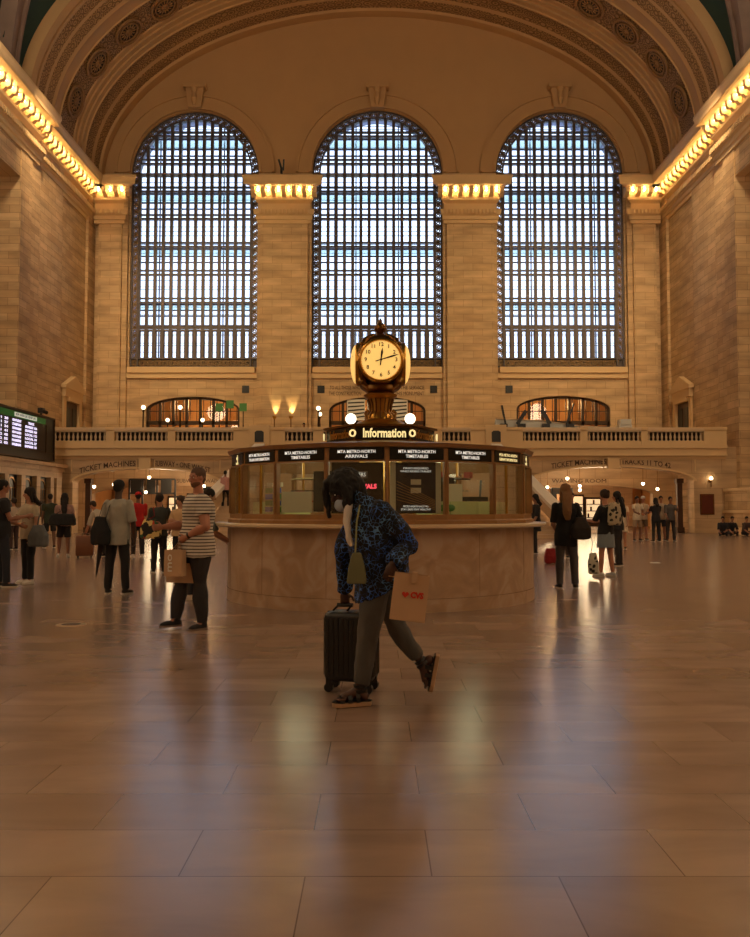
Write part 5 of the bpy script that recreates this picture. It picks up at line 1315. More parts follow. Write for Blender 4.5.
for k in 'LR':
    arm(m_, JW, k, H, 0); leg(m_, JW, k, H, -.004); hand(m_, JW, k, H, 42, fr=.0085)
    an, fd = JW['ank' + k], JW['fd' + k]; W = fd.cross(U) if abs(fd.z) < .5 else V((0, 1, 0)); W.normalize(); dn = W.cross(fd).normalized(); dn = -dn if dn.z > 0 and abs(fd.z) < .5 else dn
    if abs(fd.z) > .5: dn = V((.98, 0, -.196))
    hl = an + dn * .05 - fd * .03; m_.ball(hl, (.035, .03, .035), 10, 8); m_.tube([an, an + fd * .06 + dn * .035, an + fd * .13 + dn * .055], [.034, .034, .026], 12, 1, 1.1)
    for i in range(5): q = an + fd * (.13 + .012 * (2 - abs(i - 1.5))) + dn * .06 + W * (.02 * (i - 2)); m_.tube([q - fd * .03, q + fd * .018, q + fd * .026], [.011, .0105, .007], 8)
    m_.tube([an + dn * .02, hl], [.03, .032], 10)
head(m_, JW, H, 1.06)
remeshed(m_, 'body', S, w_t, .006, 2)
# trousers
m_ = MB(); m_.rings(torso_rings(JW, H, .012, 1, top=.35, female=True))
for k, e in (('L', .9), ('R', .84)):
    hp_, kn, an = JW['hip' + k], JW['knee' + k], JW['ank' + k]
    m_.ball(hp_, .095, 14, 9); m_.tube([hp_, hp_.lerp(kn, .5), kn, kn.lerp(an, .4), kn.lerp(an, e)], [.098, .09, .073, .068, .056], 16); m_.ball(kn, .073, 12, 8)
M['trouser'] = fab((80, 76, 72))
remeshed(m_, 'trousers', M['trouser'], w_t, .008, 3, .014, 9, 3)
# jacket: hunched back, full sleeves, hem lower in front
m_ = MB(); P = JW['pelvis']; n = 22
def ring(c, ax, ay, a, d): return [V(c) + ax * (math.cos(u) * a) + ay * (math.sin(u) * d) for u in (2 * PI * q / n for q in range(n))]
A1 = (sp.cross(R_)).normalized(); A1 = A1 if A1.x < 0 else -A1
R = [ring(P3(-.055, 5.84, .765), R_, V((-.92, 0, -.42)).normalized(), .165, .205), ring(P3(-.045, 5.85, .86), R_, V((-.95, 0, -.3)).normalized(), .185, .205), ring(P3(-.06, 5.85, .98), R_, V((-1, 0, -.15)).normalized(), .2, .20),
     ring(P3(-.085, 5.86, 1.1), R_, V((-1, 0, 0)), .215, .2), ring(P3(-.09, 5.86, 1.22), R_, V((-1, 0, .12)).normalized(), .225, .2), ring(P3(-.09, 5.86, 1.345), R_, V((-1, 0, .3)).normalized(), .21, .18), ring(P3(-.14, 5.86, 1.425), R_, V((-1, 0, .45)).normalized(), .155, .13), ring(P3(-.215, 5.86, 1.455), R_, V((-1, 0, .6)).normalized(), .09, .08)]
m_.rings(R)
for k in 'LR':
    sh, el, wr = JW['sh' + k], JW['elb' + k], JW['wr' + k]
    m_.ball(sh, .088, 14, 9); m_.tube([sh, sh.lerp(el, .5), el, el.lerp(wr, .5), el.lerp(wr, 1.0)], [.088, .08, .072, .064, .056], 14); m_.ball(el, .068, 12, 8)
remeshed(m_, 'jacket', fab((12, 12, 20), 'leopard'), w_t, .009, 3, .022, 7, 1)
# light scarf / open front and strap
m_ = MB(); m_.tube([(-.27, 5.8, 1.40), (-.285, 5.74, 1.33), (-.29, 5.70, 1.24), (-.275, 5.68, 1.15), (-.255, 5.675, 1.09)], [.03, .032, .03, .028, .018], 14, 1, .7); remeshed(m_, 'scarf', fab((206, 194, 182)), w_t, .007, 2, .01, 14)
# hair: thick straight bob falling around the face
m_ = MB(); c, HF, HR, HU = JW['head'], JW['HF'], JW['HR'], JW['HU']; h = .066 * H * 1.06
m_.ball(c + HU * h * .34 - HF * h * .25, (h * .96, h * 1.08, h * .98), 18, 12, (HR, HF, HU)); m_.ball(c - HF * h * .6 - HU * h * .1, (h * .92, h * .78, h * 1.0), 16, 10, (HR, HF, HU))
m_.tube([c - HF * h * .5 + HU * h * .2, c - HF * h * .8 - HU * h * .4, c - HF * h * .75 - HU * h * 1.0], [h * .75, h * .78, h * .5], 16, 1, .75, ref=HR)
for s in (-1, 1):
    b0 = c + HR * (s * h * .62)
    m_.tube([b0 + HU * h * .8 + HF * h * .2, b0 + HR * (s * h * .12) + HF * h * .0, b0 + HR * (s * h * .1) - HF * h * .1 - U * h * .8, b0 - HF * h * .1 - U * h * 1.35], [h * .3, h * .36, h * .34, h * .2], 12)
    if s > 0: m_.tube([c + HU * h * 1.0 + HF * h * .35 + HR * h * .1, c + HU * h * .5 + HF * h * 1.0 + HR * h * .35, c + HF * h * 1.0 + HR * h * .5 - U * h * .5, c + HF * h * .85 + HR * h * .5 - U * h * 1.3], [h * .25, h * .24, h * .2, h * .1], 10)
m_.ball(c - HF * h * .95 - U * h * .55, (h * .72, h * .6, h * .75), 14, 9, (HR, HF, HU))
m_.tube([c + HU * h * 1.05, c + HU * h * .85 + HF * h * .7 + HR * h * .15, c + HU * h * .45 + HF * h * .92 + HR * h * .3], [h * .3, h * .26, h * .14], 12)
remeshed(m_, 'hair', plain('black hair', srgb(15, 12, 11), .75, var=.3, scale=30), w_t, .006, 2, .012, 30, 2)
# lowered face mask
m_ = MB(); m_.ball(c + HF * h * .5 - HU * h * .72, (h * .56, h * .52, h * .46), 16, 10, (HR, HF, HU)); mk = remeshed(m_, 'face_mask', fab((170, 182, 198)), w_t, .005, 2, .003, 30)
strap([c + HF * h * .3 - HU * h * .6 - HR * h * .45, c - HR * h * .62 - HU * h * .3, c - HR * h * .68], .003, fab((170, 182, 198)), 'ear_loop', mk)
for s in (-1, 1):
    e = c + HF * h * .70 + HR * (s * h * .27) + HU * h * .03
    MB().ball(e, (h * .1, h * .06, h * .05), 10, 6, (HR, HF, HU)).build('eye', M['white'], w_t, smooth=True); MB().ball(e + HF * h * .05, (h * .05, h * .03, h * .045), 8, 6, (HR, HF, HU)).build('iris', M['black'], w_t, smooth=True)
    MB().tube([e + HU * h * .17 - HR * h * .13, e + HU * h * .2 + HF * h * .05, e + HU * h * .17 + HR * h * .13], [h * .02, h * .03, h * .02], 8).build('eyebrow', M['black'], w_t, smooth=True)
MB().ball(c + HF * h * .76 - HU * h * .47, (h * .2, h * .07, h * .06), 10, 6, (HR, HF, HU)).build('lips', skin('lip', (104, 52, 44)), w_t, smooth=True)
# sandals with straps
M['sole'] = plain('cork sandal sole', srgb(176, 140, 106), .7)
def sandal(k):
    an, fd = JW['ank' + k], JW['fd' + k]
    if k == 'L': W = fd.cross(U).normalized(); dn = V((0, 0, -1)); base = V((an.x, an.y, 0)) + U * .032
    else: W = V((0, 1, 0)); dn = V((.98, 0, -.196)); base = an + dn * .087
    pts = [(-.085, 0), (-.07, .032), (0, .036), (.08, .044), (.14, .048), (.18, .032), (.195, 0), (.18, -.032), (.14, -.048), (.08, -.042), (0, -.034), (-.07, -.032)]
    so = MB(); so.rings([[base + fd * x + W * y + dn * z for x, y in pts] for z in (.03, .0)]); o = so.build('sandal', M['sole'], w_t, bevel=.004)
    tr = MB(); tr.rings([[base + fd * x * .99 + W * y * .97 + dn * z for x, y in pts] for z in (.0, -.008)]); tr.build('footbed', M['black'], o)
    for a, hh, r in ((.13, .05, .046), (.075, .075, .044), (.02, .10, .04)):
        R = []
        for q in range(9):
            th = PI * q / 8; R.append([base + fd * (a + e) + W * (math.cos(th) * (r + d)) - dn * (math.sin(th) * (hh * .8 + d)) for e, d in ((-.014, 0), (.014, 0), (.014, .006), (-.014, .006))])
        MB().rings(R).build('sandal_strap', M['black'], o)
    tb = MB(); ac = an + fd * -.0; ax = U if k == 'L' else V((-.6, 0, .8))
    a1 = ax.orthogonal().normalized(); a2 = ax.cross(a1)
    for zo, rr in ((-.01, .05), (.02, .045)): tb.rings([[ac + ax * (zo + dz) + (a1 * math.cos(t_) + a2 * math.sin(t_)) * rr for t_ in (2 * PI * q / 16 for q in range(16))] for dz in (-.01, .01)])
    tb.build('ankle_strap', M['black'], o)
sandal('L'); sandal('R')
# pouch, paper bag and suitcase are things of their own
q = thing('shoulder_pouch', 'small pale green pouch hanging at the front of the stooping woman', 'bag', (-.22, 5.64, .83))
m_ = MB(); m_.rings([[V((x, y, .86)), V((x, y, 1.03))] for x, y in ((0, 0),)], cap=False) if False else None
m_ = MB(); m_.rings([[V((-.22 + sx * w, 5.64 + sy * .02 + .0, z)) for sx, sy in ((-1, -1), (1, -1), (1, 1), (-1, 1))] for z, w in ((.84, .062), (.855, .067), (.95, .056), (1.03, .036), (1.05, .025))]); m_.build('pouch', fab((112, 112, 80)), q, bevel=.008)
m_ = MB(); m_.tube([(-.23, 5.64, 1.04), (-.225, 5.645, 1.15), (-.22, 5.66, 1.26), (-.2, 5.72, 1.37)], .006, 8); m_.build('strap', fab((150, 150, 104)), q, smooth=True)
bup = V((.12, -.02, 1)).normalized(); bax = V((1, -.05, -.12)).normalized()
pb, fc, ay = paper_bag((.13, 5.47, .77), .23, .11, .30, bax, bup, M['kraft'], 'brown paper shopping bag with red heart and letters hanging from the stooping woman\'s hand', grip=JW['wrL'] + JW['hdL'] * .085)
M['red'] = plain('red print', srgb(205, 52, 34), .6)
cc = fc - ay * .004 + bax * .015
text_mesh('CVS', .052, M['red'], 'lettering', pb, loc=cc + bup * .02 + bax * .03, xdir=bax, up=bup, depth=.0008, bold=.003, fit=.085)
hm = MB(); hc = cc + bup * .02 - bax * .045; hp_ = []
for q in range(24):
    t_ = 2 * PI * q / 24; hx = 16 * math.sin(t_) ** 3; hy = 13 * math.cos(t_) - 5 * math.cos(2 * t_) - 2 * math.cos(3 * t_) - math.cos(4 * t_); hp_.append(hc + bax * hx * .0014 + bup * hy * .0014)
hm.rings([[p - ay * .001 for p in hp_], [p + ay * .0 for p in hp_]]); hm.build('heart_mark', M['red'], pb)
MB().rings([[V(fc) + bax * x + bup * z - ay * d for x, z in ((-.0, .1), (.03, .1), (.035, .17), (-.0, .17))] for d in (-.01, .02)]).build('tissue', M['kraft'], pb)
# suitcase
st = thing('suitcase', 'black four-wheeled hard-shell cabin suitcase pulled by the stooping woman', 'suitcase', (-.27, 6.24, 0))
SA = V((math.cos(math.radians(-14)), math.sin(math.radians(-14)), 0)); SB = V((-SA.y, SA.x, 0)); sc_ = V((-.27, 6.24, .335))
def rrect(c, w, d, r=.04, n=5):
    P_ = []
    for cx_, cy_, a0 in ((1, 1, 0), (-1, 1, 90), (-1, -1, 180), (1, -1, 270)):
        for i in range(n): a = math.radians(a0 + 90 * i / (n - 1)); P_.append(c + SA * (cx_ * (w / 2 - r) + r * math.cos(a)) + SB * (cy_ * (d / 2 - r) + r * math.sin(a)))
    return P_
m_ = MB(); R = []
for z, s in ((-.25, .86), (-.24, .95), (-.215, 1), (0, 1), (.215, 1), (.24, .95), (.25, .86)): R.append(rrect(sc_ + U * z, .37 * s, .24 * s))
M['case'] = plain('ribbed black suitcase shell', srgb(26, 23, 22), .42, var=.2, scale=30, bump=.2)
m_.rings(R); shell = m_.build('shell', M['case'], st, smooth=True, sharp=50)
m_ = MB()
for i in range(9):
    x = -.15 + .3 * i / 8
    for s in (-1, 1): m_.obox(sc_ + SA * x + SB * (s * .121), SA, SB, U, .008, .004, .21)
for i in range(5):
    y = -.08 + .16 * i / 4
    for s in (-1, 1): m_.obox(sc_ + SB * y + SA * (s * .186), SB, SA, U, .008, .004, .21)
m_.build('rib', M['case'], shell)
m_ = MB(); m_.obox(sc_, SA, SB, U, .187, .006, .247); m_.build('zip_seam', M['black'], st)
hd = JW['wrR'] + JW['hdR'] * .1
m_ = MB(); tp = sc_ + U * .25
for s in (-1, 1): m_.cyl(tp + SA * (-.09 + s * .0) + SA * (s * .055), V((hd.x, hd.y, hd.z)) + SA * (s * .05), .008, n=8)
m_.tube([hd - SA * .06, hd + SA * .06], .014, 10); m_.build('handle', M['case'], st, smooth=True)
for sx in (-1, 1):
    for sy in (-1, 1):
        c_ = sc_ + SA * (sx * .15) + SB * (sy * .085); c_.z = .035
        o = MB().cyl(c_ + SB * -.02, c_ + SB * .02, .033, n=18).build('wheel', M['black'], st, smooth=True, sharp=50)
        MB().box(c_.x - .022, c_.x + .022, c_.y - .026, c_.y + .026, .05, .11).build('caster_fork', M['case'], o)

# ---------------------------------------------------------------- striped shirt man
def ex_stripe(J): pass
sm, JS = person('man in a cream and dark striped T-shirt with dark trousers holding brown paper bags', (-2.12, 9.46), 126, 1.76,
    dict(hipL=2, kneeL=4, abdL=6, hipR=18, kneeR=8, abdR=0, footR=0, armL=-6, aabdL=20, elbL=62, innL=34, armR=22, aabdR=8, elbR=62, innR=12, lean=-2, head_yaw=-14, head_pitch=4, twist=-14, toeL=16, toeR=4),
    top=((206, 196, 182), .58, 'stripe', .1), bottom=((44, 40, 42), 'pants', 'plain'), shoes=(34, 30, 32), soles=(120, 100, 86), hair=((92, 68, 54), 'buzz'), sk=(176, 118, 92), voxel=.008, face=True, b=1.34, curls={'L': 55, 'R': 30})
m_ = MB(); h = .066 * 1.8; c, HF, HR, HU = JS['head'], JS['HF'], JS['HR'], JS['HU']
m_.ball(c + HF * h * .2 - HU * h * .52, (h * .53, h * .5, h * .36), 14, 9, (HR, HF, HU)); m_.ball(c - HU * h * .76 + HF * h * .42, (h * .31, h * .25, h * .19), 10, 7, (HR, HF, HU)); remeshed(m_, 'beard', fab((104, 70, 52)), sm, .007, 2)
wl = JS['wrL']; d = (JS['elbL'] - wl).normalized(); m_ = MB(); m_.cyl(wl + d * .02, wl + d * .045, .036, n=18); tag(m_.build('wrist_band', M['black'], origin=tuple(wl + d * .03), smooth=True, sharp=50), 'black watch on the left wrist of the striped-shirt man', 'watch') if False else m_.build('wrist_band', M['black'], sm, smooth=True, sharp=50)
g = wl + JS['hdL'] * .1
ax = V((.96, -.28, 0)).normalized()
pb, fc, ay = paper_bag(g + V((-.03, -.07, -.24)), .215, .11, .29, ax, U, M['kraft'], 'printed brown paper bag in the left hand of the striped-shirt man', 'paper bags of the striped-shirt man', grip=g)
text_mesh('MAGNOLIA', .055, M['white'], 'lettering', pb, loc=fc - ay * .004 + U * .06 - ax * .03, xdir=U, up=-ax, depth=.0008, bold=.002, fit=.2) if False else text_mesh('mo', .11, M['white'], 'lettering', pb, loc=fc - ay * .004 - ax * .04, xdir=U, up=-ax, depth=.0008, bold=.001, fit=.19)
paper_bag(g + V((.02, .1, -.36)), .36, .12, .22, ax, U, M['kraft'], 'larger plain brown paper bag hanging behind the printed one', 'paper bags of the striped-shirt man', grip=g)

# ---------------------------------------------------------------- the others, left side
def soft_bag(name, label, c, wx, wy, h, col, kind='plain', ax=V((1, 0, 0)), straps=(), cat='bag', taper=.75, grp=None, up=V((0, 0, 1))):
    c = V(c); t = thing(name, label, cat, tuple(c - V((0, 0, h / 2))), grp); ay = up.cross(ax).normalized()
    m_ = bag_mesh(c, wx, wy, h, ax, ay, up, taper=taper); remeshed(m_, 'bag_body', fab(col, kind), t, .012, 2, .012, 9, c.x)
    for p in straps: strap(p, .011, fab(tuple(int(q * .8) for q in col)), 'strap', t)
    return t
_, J = person('man in a loose white shirt and dark trousers seen from behind with black tote', (-4.17, 13.2), -8, 1.74, dict(armL=0, aabdL=12, elbL=14, armR=0, aabdR=13, elbR=12, abdL=5, abdR=5, toeL=14, toeR=14),
    top=((158, 152, 140), .97, 'plain', .12), bottom=((34, 30, 30), 'pants', 'plain'), shoes=(46, 38, 34), sk=(70, 48, 36), hat=((24, 20, 20), 'cap_back'), hair=((20, 15, 12), 'short'), b=.98)
soft_bag('tote_bag', 'black drawstring tote hanging on the back of the white-shirted man', J['shL'] + V((-.04, -.19, -.42)), .3, .16, .44, (26, 24, 26), straps=[[J['shL'] + V((.02, .03, .065)), J['shL'] + V((-.03, -.13, -.02)), J['shL'] + V((-.07, -.19, -.24))], [J['shL'] + V((.1, .02, .07)), J['shL'] + V((.08, -.13, -.02)), J['shL'] + V((.04, -.19, -.24))]], taper=.6)
u = thing('umbrella', 'furled dark umbrella hanging point down behind the white-shirted man', 'umbrella', tuple(J['wrL'] + V((-.03, -.2, -.68))))
a_ = J['wrL'] + V((.02, -.17, .1)); b_ = J['wrL'] + V((-.07, -.19, -.6))
MB().tube([a_, a_.lerp(b_, .15), a_.lerp(b_, .5), a_.lerp(b_, .9), b_], [.02, .045, .036, .014, .004], 10).build('canopy', fab((32, 24, 26)), u, smooth=True); MB().tube([a_, a_ + V((0, 0, .06)), a_ + V((.03, 0, .09)), a_ + V((.05, 0, .06))], .009, 8).build('handle', M['pillar'], u, smooth=True)

person('man in a black T-shirt and jeans cut off by the left edge of the photo', (-6.5, 14.3), -60, 1.78, dict(armR=20, elbR=80, innR=10, armL=10, elbL=60, hipR=8, kneeR=6, abdR=6), top=((26, 24, 27), .6, 'plain', .08), bottom=((34, 36, 46), 'pants', 'plain'), sk=(150, 100, 76), shoes=(40, 34, 34))
_, J = person('woman in a pale top and dark trousers carrying a grey bag near the left edge', (-6.32, 15.0), 150, 1.66, dict(armL=6, elbL=15, armR=30, elbR=90, innR=20, aabdL=12, hipL=8, kneeL=6, abdL=6, head_yaw=30), top=((176, 160, 136), .6, 'plain', .06), bottom=((26, 24, 28), 'pants', 'plain'), hair=((30, 20, 14), 'mid'), sk=(180, 128, 100), female=True, shoes=(210, 200, 190), face=True)
soft_bag('tote_bag', 'grey slouchy shoulder bag of the woman near the left edge', J['wrL'] + V((.12, -.02, .02)), .36, .2, .38, (96, 98, 100), straps=[[J['shL'] + V((0, 0, .06)), J['shL'] + V((.07, -.03, -.15)), J['wrL'] + V((.1, -.02, .2))]], taper=.6)
_, J = person('man in a dark green shirt standing with his back to us by the ticket windows', (-11.15, 28.3), 30, 1.78, dict(armR=30, elbR=70, armL=5, elbL=20, abdL=5, abdR=5), top=((44, 50, 34), .6, 'plain', .08), bottom=((24, 22, 24), 'shorts', 'plain'), sk=(110, 76, 56), voxel=.013)
_, J = person('person in a pale top facing the ticket windows behind the man in green', (-11.9, 27.2), 60, 1.62, dict(armR=30, elbR=60, armL=20, elbL=60), top=((178, 160, 142), .9, 'plain', .05), bottom=((60, 40, 38), 'pants', 'plain'), female=True, hair=((40, 26, 18), 'bun'), voxel=.013)
_, J = person('woman with long dark hair and bare legs carrying a black duffel bag', (-8.72, 23.1), 20, 1.7, dict(armR=12, elbR=40, aabdR=14, armL=14, elbL=30, hipL=6, abdL=4, abdR=2), top=((170, 132, 122), .6, 'plain', .02), bottom=((30, 24, 26), 'shorts', 'plain'), hair=((26, 16, 12), 'long'), sk=(128, 84, 62), female=True, shoes=(200, 190, 180), voxel=.013)
soft_bag('duffel_bag', 'large black duffel bag slung behind the woman with long dark hair', J['pelvis'] + V((.05, -.26, .12)), .72, .28, .32, (22, 20, 22), straps=[[J['shL'] + V((0, 0, .05)), J['chest'] + V((-.05, -.16, -.05)), J['pelvis'] + V((-.15, -.26, .26))]], taper=.85)
_, J = person('stooping traveller in a white shirt reaching down to a brown suitcase', (-7.6, 23.35), 75, 1.7, dict(lean=48, armL=38, elbL=12, armR=40, elbR=16, hipL=12, kneeL=22, hipR=10, kneeR=24, head_pitch=-6), top=((176, 164, 148), .95, 'plain', .04), bottom=((52, 44, 40), 'pants', 'plain'), hair=((50, 34, 24), 'short'), sk=(160, 110, 84), voxel=.013)
t = thing('suitcase', 'brown suitcase standing before the stooping traveller in white', 'suitcase', (-8.0, 22.7, 0))
SA = V((.97, .25, 0)); SB = V((-.25, .97, 0)); sc_ = V((-7.98, 22.65, .33)); m_ = MB(); m_.rings([rrect(sc_ + U * z, .46 * s, .26 * s) for z, s in ((-.27, .9), (-.25, 1), (.25, 1), (.27, .9))]); m_.build('shell', plain('brown case', srgb(110, 66, 40), .5), t, smooth=True, sharp=50)
MB().tube([sc_ + U * .26 - SA * .08, sc_ + U * .32 - SA * .07, sc_ + U * .32 + SA * .07, sc_ + U * .26 + SA * .08], .012, 8).build('handle', M['black'], t, smooth=True)
for s in (-1, 1): MB().cyl(sc_ + SA * (s * .17) + SB * -.03 + V((0, 0, -.3)), sc_ + SA * (s * .17) + SB * .03 + V((0, 0, -.3)), .03, n=12).build('wheel', M['black'], t)
person('person in a red jacket and red cap standing with back turned', (-6.65, 23.0), 25, 1.74, dict(armR=25, elbR=80, innR=30, armL=25, elbL=80, innL=30, abdL=3, abdR=3), top=((168, 22, 22), .97, 'plain', .05), bottom=((40, 30, 28), 'pants', 'plain'), hat=((170, 20, 20), 'cap'), hair=((26, 18, 14), 'short'), sk=(110, 74, 54), shoes=(196, 186, 176), voxel=.013)
person('person in an orange top standing beyond the floral bag', (-5.7, 21.5), 170, 1.6, dict(armR=12, elbR=50, armL=12, elbL=40), top=((190, 84, 40), .6, 'plain', .05), bottom=((54, 34, 34), 'pants', 'plain'), hair=((30, 20, 16), 'mid'), female=True, sk=(120, 80, 60), voxel=.013)
_, J = person('woman in a dark jacket with a floral shoulder bag behind the striped-shirt man', (-4.62, 17.45), 20, 1.6, dict(armR=14, elbR=30, armL=10, elbL=20, aabdR=16, hipL=8, kneeL=8), top=((56, 56, 52), .97, 'plain', .06), bottom=((40, 34, 36), 'pants', 'plain'), hair=((34, 24, 18), 'bun'), female=True, sk=(150, 104, 80), voxel=.012)
soft_bag('shoulder_bag', 'red and black floral bag worn by the woman behind the striped man', J['pelvis'] + V((-.12, -.22, .06)), .42, .18, .4, (170, 40, 40), 'floral', straps=[[J['shL'] + V((.05, -.02, .07)), J['chest'] + V((-.06, -.16, -.05)), J['pelvis'] + V((-.18, -.2, .25))]])
_, J = person('woman in a beige top beside the floral bag, half hidden by the striped man', (-4.15, 17.3), 160, 1.55, dict(armR=20, elbR=90, innR=30, armL=20, elbL=90, innL=30), top=((196, 160, 120), .7, 'plain', .03), bottom=((32, 34, 40), 'pants', 'plain'), hair=((60, 40, 28), 'mid'), female=True, sk=(180, 128, 100), voxel=.012)
_, J = person('person in a grey-blue shirt and jeans standing by the left side of the booth', (-2.84, 12.45), -70, 1.64, dict(lean=24, armL=30, elbL=50, armR=30, elbR=50, hipL=6, kneeL=5, abdL=4, abdR=4), top=((98, 106, 104), .97, 'plain', .08), bottom=((34, 38, 48), 'pants', 'plain'), hair=((40, 28, 20), 'short'), sk=(160, 112, 86), shoes=(200, 190, 180), voxel=.011)
person('person in a pink shirt and dark trousers climbing the left stairs', (-7.15, 39.0, 1.35), -10, 1.7, dict(armR=15, elbR=30, hipR=30, kneeR=40, armL=10, elbL=20), top=((190, 136, 128), .95, 'plain', .04), bottom=((30, 26, 28), 'pants', 'plain'), sk=(120, 82, 62), voxel=.014)
person('person in dark clothes standing at the balcony tables by the lit pier', (-4.4, 49.6, ZF), 180, 1.75, dict(armR=20, elbR=60), top=((30, 26, 26), .97, 'plain', .1), bottom=((24, 22, 24), 'pants', 'plain'), voxel=.016)
# ---------------------------------------------------------------- right side
_, J = person('woman with long fair hair in a black coat and grey trousers seen from behind', (3.12, 14.1), -4, 1.70, dict(armL=8, elbL=40, innL=20, armR=10, elbR=40, aabdR=14, abdL=3, abdR=5, toeL=10, toeR=12), top=((28, 24, 25), .97, 'plain', .16), bottom=((82, 78, 80), 'pants', 'plain'), hair=((124, 84, 50), 'long'), sk=(190, 140, 112), female=True, shoes=(30, 28, 30), voxel=.01)
soft_bag('shoulder_bag', 'dark brown slouchy shoulder bag of the woman with long fair hair', J['pelvis'] + V((.2, -.17, .1)), .34, .2, .36, (40, 30, 26), straps=[[J['shR'] + V((-.02, -.02, .06)), J['chest'] + V((.14, -.15, -.06)), J['pelvis'] + V((.2, -.17, .26))], [J['shR'] + V((-.02, .03, .06)), J['shR'] + V((.05, -.1, -.1)), J['pelvis'] + V((.28, -.12, .24))]], taper=.6)
_, J = person('woman in a black top and short denim skirt with a light backpack', (4.45, 16.5), 42, 1.66, dict(armL=24, elbL=70, innL=20, armR=10, elbR=20, hipL=4, hipR=-3, abdL=4, abdR=4, head_pitch=6), top=((30, 28, 30), .97, 'plain', .02), bottom=((120, 128, 134), 'skirt', 'plain'), hair=((44, 28, 20), 'bun'), sk=(180, 122, 94), female=True, shoes=(200, 195, 190), voxel=.011)
bk = J['chest'] - J['SF'] * .2 + V((0, 0, -.04)); soft_bag('backpack', 'pale patterned backpack worn by the woman in the denim skirt', bk, .32, .17, .44, (176, 160, 134), 'spots', ax=J['SR'], straps=[[J['shR'] + V((0, 0, .055)), J['shR'] - J['SF'] * .12 + V((0, 0, .02)), bk + V((0, 0, .2)) + J['SR'] * .08], [J['shR'] + J['SF'] * .09 - V((0, 0, .08)), J['shR'] + J['SR'] * .03 - V((0, 0, .22)), bk + J['SR'] * .14 - V((0, 0, .14))], [J['shL'] + V((0, 0, .055)), J['shL'] - J['SF'] * .12 + V((0, 0, .02)), bk + V((0, 0, .2)) - J['SR'] * .08]], cat='backpack', taper=.8)
soft_bag('tote_bag', 'black and white spotted bag low beside the woman in the denim skirt', (4.12, 16.2, .28), .2, .16, .4, (190, 180, 160), 'spots', straps=[[V((4.1, 16.25, .48)), V((4.13, 16.3, .7)), J['wrL'] + V((.0, .0, -.04))]], taper=.7)
_, J = person('person with dark hair and a black top just right of the patterned backpack', (5.55, 19.5), 60, 1.68, dict(armL=20, elbL=60, armR=10, elbR=40), top=((28, 24, 26), .97, 'plain', .03), bottom=((40, 34, 34), 'pants', 'plain'), hair=((20, 14, 12), 'long'), female=True, sk=(150, 104, 80), voxel=.013)
_, J = person('woman in a white dress partly hidden beyond the dark-haired person', (8.0, 27.5), 160, 1.66, dict(armL=10, elbL=20, armR=10, elbR=20), top=((214, 196, 170), .5, 'plain', .1), bottom=((214, 196, 170), 'skirt', 'plain'), hair=((50, 34, 22), 'mid'), female=True, sk=(170, 120, 92), voxel=.014)
person('person in a black coat passing behind the right edge of the booth', (4.6, 24.5), 100, 1.7, dict(armL=12, elbL=20, hipL=14, kneeL=8), top=((26, 22, 24), .97, 'plain', .2), bottom=((24, 22, 26), 'pants', 'plain'), hair=((26, 18, 14), 'mid'), voxel=.013)
soft_bag('red_bag', 'bright red bag on the floor between the booth and the fair-haired woman', (4.15, 20.3, .19), .3, .25, .36, (130, 18, 18))
person('person facing us in a pale top behind the fair-haired woman', (5.2, 22.6), 185, 1.72, dict(armL=10, elbL=30, armR=10, elbR=30), top=((150, 120, 96), .95, 'plain', .05), bottom=((60, 44, 38), 'pants', 'plain'), sk=(160, 110, 84), voxel=.014, hair=((30, 22, 16), 'short'))
GR = [((10.65, 34.3), 190, 1.78, ((206, 186, 160), .6), ((168, 140, 110), 'shorts'), (150, 60, 50), 'person in a white shirt and tan shorts, leftmost of the standing group of five', 'short', None),
      ((11.18, 35.2), 185, 1.8, ((176, 150, 124), .6), ((120, 96, 76), 'shorts'), (180, 120, 92), 'person in a white cap behind the leftmost pair of the standing group', 'short', (220, 210, 200)),
      ((11.08, 33.3), 10, 1.7, ((32, 30, 34), .6), ((30, 28, 30), 'pants'), (120, 80, 60), 'person in all black with back turned, middle of the standing group', 'mid', None),
      ((11.8, 34.8), 170, 1.8, ((170, 150, 128), .6), ((46, 46, 56), 'shorts'), (150, 100, 76), 'person in a grey shirt and dark shorts, second from right in the group', 'short', None),
      ((11.95, 34.1), 175, 1.76, ((88, 80, 76), .97), ((50, 44, 44), 'pants'), (110, 76, 58), 'person in a dark grey shirt at the right end of the standing group', 'short', None)]
for i, (pos, yaw, H_, tp, bt_, sk_, lb, hs, ht) in enumerate(GR):
    person(lb, pos, yaw, H_, dict(armL=20 + 8 * i, elbL=60, innL=10, armR=12 + 6 * (4 - i), elbR=40, abdL=4, abdR=4), top=(tp[0], tp[1], 'plain', .06), bottom=(bt_[0], bt_[1], 'plain'), sk=sk_ if sk_[0] > 140 and sk_[1] > 90 else (130, 88, 66), hair=((30, 22, 16), hs), hat=(ht, 'cap') if ht else None, voxel=.014, group='standing group under the right arch')
SIT = dict(hipL=95, kneeL=110, hipR=95, kneeR=110, armL=28, elbL=62, innL=30, armR=36, elbR=40, innR=5, lean=16, seat=.12, abdL=8, abdR=8)
for i, (x, y, col, lb) in enumerate(((17.0, 41.2, (34, 30, 34), 'person in dark clothes sitting on the floor, leftmost of three by the right wall'), (17.55, 41.5, (24, 22, 26), 'person in dark clothes sitting on the floor, middle of three by the right wall'), (18.0, 41.0, (70, 52, 50), 'person sitting on the floor, rightmost of three by the right wall'))):
    person(lb, (x, y), 165 + 15 * i, 1.7, SIT, top=(col, .97, 'plain', .0), bottom=((30, 30, 38), 'pants', 'plain'), shoes=(190, 180, 170), voxel=.015, group='people sitting by the right wall')
bpy.data.scenes.remove(tmp_scene)
